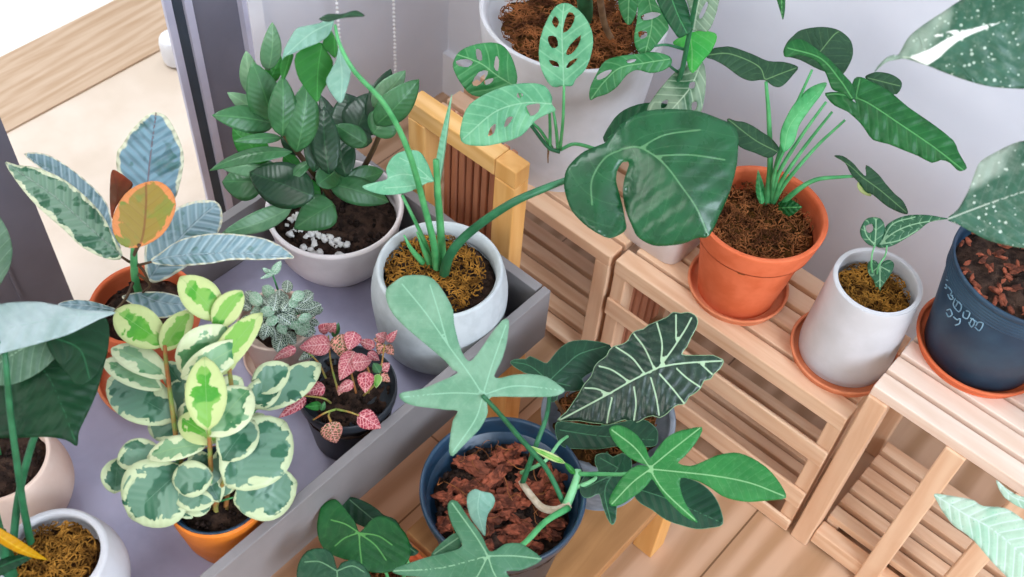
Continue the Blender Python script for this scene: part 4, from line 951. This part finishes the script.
traced(R, [(770,-35),(774,-10),(778,4),(781,14),(783,20),(785,10),(786,-5),(792,-35)], [[(781,-35),(782,18)]], G['taro'], .75, k=0, fold=.2)
stalk('petiole', [(582,-30,zp+.15),(605,-48,.74),(628,-45,.70)], .003, .002, M['st_green'], R)
stalk('petiole', [(581,-60,zp+.22),(680,-110,.84),(781,-36,.79)], .003, .002, M['st_green'], R)

# swiss cheese vine in the square pot -------------------------------------------------
fx, fy, z0 = -.454, .947, .3105
cx, cy = fx-.052, fy+.052
R = root('potted_swiss_cheese_vine', 'climbing vine with holes in its pale leaves, in the small square white pot', cx, cy, z0)
def sqpot(name, s, h, mat, parent, cx, cy, z0):
    prof = [(s*.86,0),(s*.9,.002),(s,h-.003),(s*.995,h),(s*.93,h),(s*.92,h-.012)]; vv, ff = [], []; n = 48
    for r_, z_ in prof:
        for k in range(n):
            a = 2*pi*k/n; c_, s_ = cos(a), sin(a); p_ = 5.5
            q = (abs(c_)**p_+abs(s_)**p_)**(-1/p_); vv.append(V((cx+r_*q*c_, cy+r_*q*s_, z0+z_)))
    for i in range(len(prof)-1):
        for k in range(n): a, b = i*n+k, i*n+(k+1) % n; ff.append((a, b, b+n, a+n))
    ff.append(tuple(range(n))[::-1]); e = (len(prof)-1)*n; ff.append(tuple(e+k for k in range(n)))
    return obj(name, vv, ff, mat, parent)
sqpot('pot', .055, .085, M['ceramic_p'], R, cx, cy, z0)
soil(R, cx, cy, z0+.08, .05, M['soil_b'])
zv = z0+.08
nd = (556,150,.56)
sb = at(620,200,zv+.03)
pst = at(672,60,.66)
tube('stem', [V((cx,cy,zv)), V((cx+.01,cy+.01,zv+.1)), at(676,100,.58), at(683,66,.64), at(690,30,.70), at(700,-20,.79)], .0038, .0028, M['st_dark'], R)
tube('stem', [V((cx-.01,cy,zv)), V((cx-.03,cy,zv+.08)), at(625,160,.52), at(598,150,.55), at(575,144,.56), at(560,150,.56)], .003, .0022, M['st_green'], R)
stalk('stem', [(560,152,.56),(548,147,.565),(533,128,.59),(524,118,.61)], .0026, .002, M['st_dark'], R)
for q in ([(560,150,.56),(563,120,.61),(564,86,.655)], [(558,150,.56),(556,128,.60),(553,108,.62)], [(552,148,.56),(540,130,.585),(530,118,.60),(512,75,.63)], [(550,150,.56),(550,125,.59),(549,105,.615)]):
    stalk('petiole', q, .0022, .0016, M['st_green'], R)
stalk('aerial_root', [(549,146,.56),(548,155,.55),(548,163,.54)], .0018, .0006, M['st_tan'], R)
h1 = [[(555,16),(559,22),(556,28),(552,22)],[(569,12),(575,16),(571,27),(563,33),(565,20)],[(549,36),(556,37),(558,46),(552,48),(548,41)],[(581,35),(578,46),(571,54),(566,54),(570,45)],[(549,60),(557,62),(559,67),(553,66)],[(578,58),(572,65),(566,69),(569,62)]]
traced(R, [(565,3),(555,7),(546,22),(540,40),(539,60),(545,78),(553,87),(563,86),(572,86),(576,79),(585,70),(591,55),(593,37),(587,20),(575,7)], [[(564,88),(563,60),(562,30),(564,4)]], G['adan'], .68, k=0, fold=-.12, holes=h1, spacing=.016, off=(-.2,0,0))
h3 = [[(456,61),(466,59),(473,62),(468,67),(459,66)],[(476,49),(481,51),(482,60),(477,59)],[(496,56),(499,60),(498,71),(494,67)],[(479,72),(488,71),(485,79),(477,86),(472,83)],[(484,81),(493,78),(492,82),(486,85)]]
traced(R, [(453,63),(460,51),(477,44),(497,43),(508,51),(515,66),(517,82),(507,91),(489,97),(472,95),(462,85),(455,73)], [[(514,86),(498,76),(480,63),(456,54)]], G['adan_g'], .65, k=.1, fold=.25, holes=h3, spacing=.014)
h2 = [[(525,107),(534,104),(540,104),(538,112),(530,116)],[(507,118),(513,117),(508,125),(504,127)],[(518,93),(523,94),(521,98),(517,97)],[(491,127),(496,124),(494,133),(488,136)]]
traced(R, [(461,141),(462,121),(470,104),(490,92),(510,85),(530,83),(545,86),(552,97),(552,104),(556,110),(550,113),(535,121),(521,136),(497,144),(477,146)], [[(552,104),(525,103),(495,112),(463,139)]], G['adan'], .65, k=.2, fold=.15, holes=h2, spacing=.014)
traced(R, [(590,100),(590,88),(597,73),(605,61),(620,56),(637,54),(652,52),(664,54),(671,58),(671,65),(662,71),(650,73),(637,70),(627,75),(617,87),(607,94),(597,97)], [[(670,59),(645,63),(620,68),(604,82),(591,99)]], G['adan_g'], .64, k=.2, fold=.25, holes=[[(597,76),(605,71),(612,70),(606,77),(598,80)],[(627,60),(636,59),(634,62),(628,63)]], spacing=.013)
traced(R, [(638,-10),(638,2),(637,20),(634,38),(637,50),(644,56),(654,48),(664,35),(669,27),(662,12),(655,0),(650,-12)], [[(646,-12),(652,20),(645,55)]], G['adan_g'], .68, k=0, fold=-.15, holes=[[(641,16),(652,12),(661,14),(652,19),(643,20)],[(638,32),(646,31),(647,36),(641,39)]], spacing=.013)
traced(R, [(686,-8),(688,5),(692,20),(692,30),(700,31),(708,31),(714,20),(718,6),(719,-8),(704,-20)], [[(703,-18),(698,5),(694,30)]], G['adan_p'], .71, k=0, fold=.15, holes=[[(706,2),(708,5),(702,18),(699,16)]], spacing=.01)
traced(R, [(656,-5),(664,17),(674,32),(679,38),(686,35),(692,30),(690,15),(684,-2),(670,-12)], [[(668,-12),(678,15),(687,33)]], G['adan_d'], .72, k=0, fold=.2)
hn = [[(694,62),(698,60),(697,66),(694,67)]]
traced(R, [(647,110),(656,94),(664,84),(672,75),(682,67),(692,64),(703,62),(706,80),(704,100),(699,114),(680,118),(660,116)], [[(700,66),(690,88),(668,114)]], G['adan_p'], .61, k=.1, fold=.2, holes=[[(690,83),(695,82),(694,88),(689,88)],[(692,103),(697,102),(696,109),(692,110)],[(662,102),(668,100),(666,107),(661,108)]], spacing=.012)
traced(R, [(673,42),(682,36),(697,31),(712,32),(717,37),(712,50),(703,61),(693,73),(688,66),(684,50),(676,46)], [[(690,34),(692,50),(692,72)]], G['adan_n'], .66, k=0, fold=.2)
traced(R, [(604,142),(611,123),(624,110),(645,103),(668,104),(690,112),(680,125),(640,135)], [[(608,138),(640,115),(685,112)]], G['adan_d'], .56, k=.2, fold=.15)
stalk('petiole', [(682,75,.62),(670,66,.635),(668,60,.64)], .002, .0015, M['st_dark'], R)
stalk('petiole', [(686,50,.66),(668,45,.68),(654,46,.68)], .002, .0015, M['st_dark'], R)

# fresh green plant in the large terracotta pot -----------------------------------------
z0 = .3145; cx, cy, _ = at(762.5, 212, z0+.157)
R = root('potted_taro', 'long-stalked fresh green plant in the large terracotta pot on the rack', cx, cy, z0)
lathe('pot', rounded([(.001,0),(.052,0),(.055,.003),(.072,.112),(.0735,.116),(.0785,.118),(.0795,.121),(.0855,.153),(.085,.157),(.082,.157),(.078,.152),(.0735,.112),(.001,.11)],3), M['terra'], R, cx, cy, z0, 96)
saucer(cx, cy, .3106, .071, 'terracotta saucer under the large terracotta pot on the rack', 'terra2')
soil(R, cx, cy, z0+.133, .076, M['soil_b']); coir(R, cx, cy, z0+.135, .073, M['moss_r'], 300, seed=15)
zc = z0+.13
C0 = (772, 205, zc)
def pt12(q, r0=.0034, r1=.0016, m='st_green'): stalk('petiole', [C0]+q, r0, r1, M[m], R)
stalk('petiole', [(766,205,zc),(770,170,.53),(769,120,.60),(766,82,.65)], .0048, .002, M['st_green'], R)
pt12([(778,175,.53),(800,138,.59),(826,102,.64)]); pt12([(782,180,.52),(806,145,.57),(832,112,.62)])
pt12([(786,182,.51),(815,148,.56),(845,120,.60)]); pt12([(775,170,.53),(790,120,.60),(812,70,.67)]); pt12([(774,175,.53),(784,150,.57),(790,140,.58)])
stalk('petiole', [(778,208,zc),(795,192,.49),(815,180,.51),(840,177,.52),(860,176,.525)], .0042, .0017, M['st_green'], R)
bl(R, (762,205,zc+.01), (758,170,.50), 9, G['taro_r'], fold=.6, name='sheath', shape='lance'); bl(R, (778,208,zc+.01), (802,207,.475), 18, G['taro'], fold=.3, shape='lance')
traced(R, [(784,55),(786,44),(793,36),(801,30),(818,27),(832,28),(842,32),(851,41),(853,54),(848,67),(840,75),(820,70),(800,60)], [[(820,52),(835,34),(845,30)],[(820,52),(800,45)]], G['taro_d'], .66, k=.1, fold=.15)
traced(R, [(865,77),(872,73),(880,72),(893,75),(902,83),(897,94),(885,92),(872,84)], [[(868,78),(900,86)]], G['taro_d'], .60, k=.1)
traced(R, [(706,57),(712,49),(722,47),(732,47),(752,54),(768,61),(784,62),(798,67),(793,75),(786,83),(780,87),(773,86),(764,80),(752,81),(744,79),(737,75),(725,66),(714,60)], [[(765,80),(758,66),(730,54),(708,55)],[(765,80),(780,74),(796,68)]], G['taro_d'], .65, k=.4, fold=.2)
traced(R, [(727,119),(736,121),(744,122),(753,126),(762,132),(771,138),(779,148),(776,154),(768,158),(755,153),(740,147),(732,135)], [[(778,152),(755,140),(729,120)]], G['taro_d'], .58, k=.2, fold=.2)
traced(R, [(834,156),(843,156),(853,163),(859,170),(866,176),(866,165),(878,174),(886,184),(895,194),(903,201),(908,212),(904,214),(888,207),(873,195),(866,192),(860,184),(851,174),(845,163)], [[(862,177),(880,190),(906,212)],[(862,177),(850,166),(836,157)]], G['taro_d'], .53, k=.1, fold=.2)
bl(R, (859,180,.525), (871,196,.51), 12, G['pep_y'], fold=.2, label='yellowing lobe')
ol = [(825,93),(835,92),(843,92),(850,98),(856,103),(851,92),(854,79),(861,77),(870,81),(888,90),(908,107),(930,122),(953,140),(958,151),(963,160),(967,168),(962,171),(957,170),(950,163),(941,160),(932,163),(918,156),(903,150),(888,144),(873,140),(866,131),(860,123),(848,112),(835,106),(828,99)]
traced(R, ol, [[(850,96),(868,103),(900,124),(935,148),(963,170)],[(850,96),(835,94),(827,95)],[(856,98),(858,88),(860,79)]], G['taro'], .64, k=.2, fold=.2, latset=[0], spacing=.014, wave=1.2, sub=2)
traced(R, [(785,47),(792,40),(800,39),(810,44),(818,50),(828,58),(836,66),(845,76),(852,84),(856,97),(850,100),(843,93),(833,90),(829,82),(825,72),(815,60),(800,55),(790,57),(784,56)], [[(852,98),(840,80),(820,58),(788,48)]], G['taro'], .68, k=.2, fold=.3, spacing=.014)
traced(R, [(827,83),(818,84),(808,89),(800,97),(792,107),(786,118),(781,130),(780,142),(783,152),(790,148),(795,140),(799,126),(806,115),(814,104),(821,95)], [[(784,150),(792,122),(826,84)]], G['taro_r'], .62, k=0, fold=.5, name='rolled_leaf', label='rolled pale green leaf')

# white tapered pot with velvet leaves -----------------------------------------------------
z0 = .3145; cx, cy, _ = at(878, 281, z0+.149)
R = root('potted_velvet_plant', 'young plant with three small white-veined leaves in a white tapered pot', cx, cy, z0)
lathe('pot', rounded([(.001,0),(.055,0),(.061,.004),(.0625,.02),(.060,.075),(.0565,.142),(.055,.148),(.052,.149),(.0495,.145),(.050,.10),(.001,.095)],4), M['ceramic_w'], R, cx, cy, z0, 96)
saucer(cx+.002, cy-.008, .3106, .0725, 'terracotta saucer under the white tapered pot')
soil(R, cx, cy, z0+.122, .0515, M['soil_b']); coir(R, cx, cy, z0+.125, .048, M['moss_y'], 190, seed=17)
zw = z0+.12
traced(R, [(948,219),(930,222),(918,231),(905,239),(892,246),(881,248),(876,245),(882,236),(886,226),(896,219),(910,215),(928,215),(940,217)], [[(880,244),(895,232),(915,224),(946,219)],[(882,244),(900,240),(918,230)],[(882,242),(893,224),(915,217)]], G['med'], .545, k=.1, fold=.15)
traced(R, [(861,227),(866,219),(875,217),(882,220),(885,228),(882,238),(877,246),(869,245),(862,238),(860,232)], [[(875,245),(876,230),(876,218)],[(875,245),(867,236),(864,226)]], G['med'], .54, k=0, fold=.15, holes=[[(866,226),(872,224),(873,230),(869,233),(866,230)]])
traced(R, [(868,263),(872,260),(876,261),(880,265),(884,261),(890,260),(894,264),(892,272),(886,281),(880,288),(874,281),(868,272)], [[(880,265),(880,287)],[(880,266),(872,272)],[(880,266),(889,271)]], G['med'], .49, k=0, fold=.1)
stalk('petiole', [(878,290,zw),(872,270,.49),(872,255,.52),(875,245,.535)], .0013, .001, M['st_pale'], R)
stalk('petiole', [(876,290,zw),(878,268,.50),(885,256,.52),(887,246,.54)], .0013, .001, M['st_pale'], R)
stalk('petiole', [(880,292,zw),(879,280,.47),(880,266,.49)], .0013, .001, M['st_pale'], R)

# dark blue nursery pot -----------------------------------------------------------------------
cx, cy, z0 = -.063, 1.049, .4045
R = root('potted_variegated_philodendron', 'white-speckled large-leaved plant in a dark blue nursery pot with bark', cx, cy, z0)
prof = [(.001,0),(.066,0),(.069,.003),(.0855,.128)]
for i in range(5): prof += [(.0852+i*.0004,.1285+i*.0048),(.0876+i*.0004,.1297+i*.0048),(.0876+i*.0004,.1312+i*.0048),(.0852+i*.0004,.1324+i*.0048)]
prof += [(.0885,.153),(.0905,.156),(.0905,.161),(.088,.162),(.084,.150),(.080,.125),(.001,.12)]
po = lathe('pot', prof, M['nursery'], R, cx, cy, z0, 96)
saucer(cx, cy, .4006, .082, 'terracotta saucer under the dark blue nursery pot', 'terra')
so = soil(R, cx, cy, z0+.148, .0845, M['soil']); rr = random.Random(5)
for i in range(110):
    q = .080*sqrt(rr.random()); a = rr.random()*2*pi
    MB().blob((cx+q*cos(a), cy+q*sin(a), z0+.149+rr.random()*.004), .0055*rr.uniform(.5,1.1), (1.7,.7,.5), .5, i, Matrix.Rotation(rr.random()*3, 3, 'Z'), seg=7).build('bark_chip', M['bark'], so, smooth=False)
# moulded, worn lettering on the wall of the pot: open rings and strokes
def on_pot(u, v, out=.0008):
    d = ray(u, v).normalized(); lo, best = 0, None
    for i in range(4000):
        p = CAM+d*(1.0+i*.0004); zz = p.z-z0
        if 0 < zz < .13:
            r_ = .069+.0165*(zz-.003)/.125
            if (p.x-cx)**2+(p.y-cy)**2 <= (r_+out)**2: return p
    return CAM+d*1.55
M['relief'] = plain('worn_relief', '#8fb3c6', '#6a8ea2', 60, .5, .4)
E1 = lambda X, Y: (920+X/8.24, 270+Y/8.24)
lt = MB()
def stroke(pts):
    P = [on_pot(*E1(*q)) for q in pts]; lt.tube(cr(P, 3) if len(P) > 2 else P, .0008, 5)
for X, Y in ((225,70),(212,135)): stroke([(X,Y-16),(X+10,Y),(X+4,Y+18),(X-8,Y+8)])
stroke([(235,140),(262,180),(250,205),(270,210)]); stroke([(230,200),(250,240),(275,235),(258,205)])
stroke([(290,235),(275,290),(320,345),(342,300),(318,262),(295,300)]); stroke([(300,250),(345,290)])
stroke([(215,350),(235,385),(265,365),(250,325),(222,330)]); stroke([(275,385),(305,410),(330,400),(325,440),(290,455)])
stroke([(360,345),(355,385),(390,400),(412,350),(380,335)]); stroke([(400,430),(425,470),(450,430),(430,400),(410,440)])
stroke([(450,470),(490,500),(520,440),(480,430),(460,460)]); stroke([(415,395),(470,430)])
lt.build('lettering', M['relief'], R)
for X, Y in ((432,195),(480,245),(527,328),(638,463)):
    p = on_pot(*E1(X, Y)); MB().blob(p, .0012, amp=.2, seed=X, seg=6).build('scuff', M['relief'], R)
traced(R, [(899,54),(908,38),(923,25),(943,12),(961,0),(990,-15),(1030,-20),(1060,10),(1062,60),(1045,88),(1024,89),(993,87),(968,81),(943,72),(928,66),(906,59),(896,60),(887,62),(879,68),(874,73),(878,66),(886,58),(893,55)], [[(903,57),(928,57),(950,40),(1004,21)]], G['spk_w'], .90, patch=[[(906,56),(916,62),(928,66),(940,58),(948,50),(958,42),(972,35),(990,28),(1005,21),(985,24),(962,31),(945,39),(930,48),(918,53)],[(918,43),(926,38),(938,33),(955,29),(976,28),(960,33),(945,36),(930,40)]], k=.15, fold=.15, wave=.5, arch=.05, label='large leaf with white streak')
traced(R, [(962,-2),(980,11),(1005,19),(1024,24),(1050,30),(1060,0),(1030,-25),(980,-20)], [[(965,0),(1010,15),(1055,20)]], G['spk_g'], .93, k=.15)
traced(R, [(947,219),(958,209),(968,191),(975,172),(981,161),(998,151),(1010,145),(1024,141),(1050,145),(1075,180),(1080,230),(1060,250),(1024,248),(1005,245),(985,239),(968,230),(957,224)], [[(948,219),(985,205),(1030,190),(1078,180)]], G['spk'], .80, k=.1, fold=.15, wave=.6)
stalk('petiole', [(1030,265,z0+.15),(1050,240,.66),(1080,200,.77),(1079,181,.79)], .004, .003, M['st_green'], R)
stalk('petiole', [(1036,262,z0+.15),(1062,200,.70),(1080,80,.84),(1062,5,.90)], .004, .003, M['st_green'], R)
stalk('petiole', [(1040,262,z0+.15),(1080,200,.70),(1095,80,.85),(1056,18,.925)], .004, .003, M['st_green'], R)

# pale plant hanging in from the right edge ------------------------------------------------------
cx, cy, z0 = .10, .985, .4
cx, cy = .125, 1.02
R = root('potted_pale_plant', 'plant at the right edge with pale mint leaves hanging before the rack', cx, cy, z0)
lathe('pot', rounded([(.001,0),(.05,0),(.053,.003),(.066,.10),(.070,.104),(.071,.118),(.069,.12),(.066,.117),(.001,.105)],3), M['ceramic_w'], R, cx, cy, z0+.0005)
soil(R, cx, cy, z0+.11, .0665, M['soil'])
traced(R, [(996,480),(1006,488),(1020,496),(1040,498),(1062,494),(1070,505),(1050,514),(1024,509),(1009,501),(1001,493)], [[(997,481),(1020,500),(1068,502)]], G['pale'], .47, k=.2, fold=.1)
traced(R, [(934,494),(946,495),(958,497),(973,500),(983,506),(1005,508),(1024,520),(1045,535),(1062,560),(1058,600),(1035,605),(1008,578),(993,563),(982,550),(973,540),(963,532),(953,525),(943,512),(938,503)], [[(935,495),(965,514),(1000,535),(1060,590)]], G['pale'], .46, k=.2, fold=.12, arch=.04)
stalk('petiole', [(1120,330,z0+.11),(1115,420,.56),(1085,560,.50),(1060,590,.462)], .003, .002, M['st_pale'], R)
stalk('petiole', [(1118,330,z0+.11),(1100,400,.56),(1080,480,.50),(1068,502,.472)], .003, .002, M['st_pale'], R)
# ------------------------------------------------------------------ light
w = bpy.data.worlds.new('sky'); S.world = w; w.use_nodes = True
bg = w.node_tree.nodes['Background']; bg.inputs[0].default_value = (.90,.95,1.0,1); bg.inputs[1].default_value = .82
def area(name, loc, tgt, sx, sy, power, col):
    l = bpy.data.lights.new(name, 'AREA'); l.shape = 'RECTANGLE'; l.size = sx; l.size_y = sy; l.energy = power; l.color = col
    o = bpy.data.objects.new(name, l); COL.objects.link(o); o.location = loc
    o.rotation_euler = (V(tgt)-V(loc)).to_track_quat('-Z', 'Y').to_euler(); return o
area('door_daylight', (-1.9, .3, 2.3), (-.6, .6, .3), 1.2, 1.2, 50, (.93,.97,1))
area('room_window', (1.9, .1, 1.8), (0, 1.15, .55), 1.3, 1.2, 74, (.74,.85,1))
area('near_fill', (-.4, -1.5, 2.1), (-.4, .6, .3), 1.6, 1.0, 24, (1,.98,.96))  # added soft fill from behind the camera, no window known there
sl = bpy.data.lights.new('sun', 'SUN'); sl.energy = .35; sl.angle = .02; sl.color = (1,.96,.9)
so = bpy.data.objects.new('sun', sl); COL.objects.link(so); so.rotation_euler = V((.0, -.45, -1)).to_track_quat('-Z','Y').to_euler()
S.view_settings.view_transform = 'Standard'; S.view_settings.look = 'None'; S.view_settings.gamma = 1
S.view_settings.use_curve_mapping = False; S.view_settings.exposure = 0.0
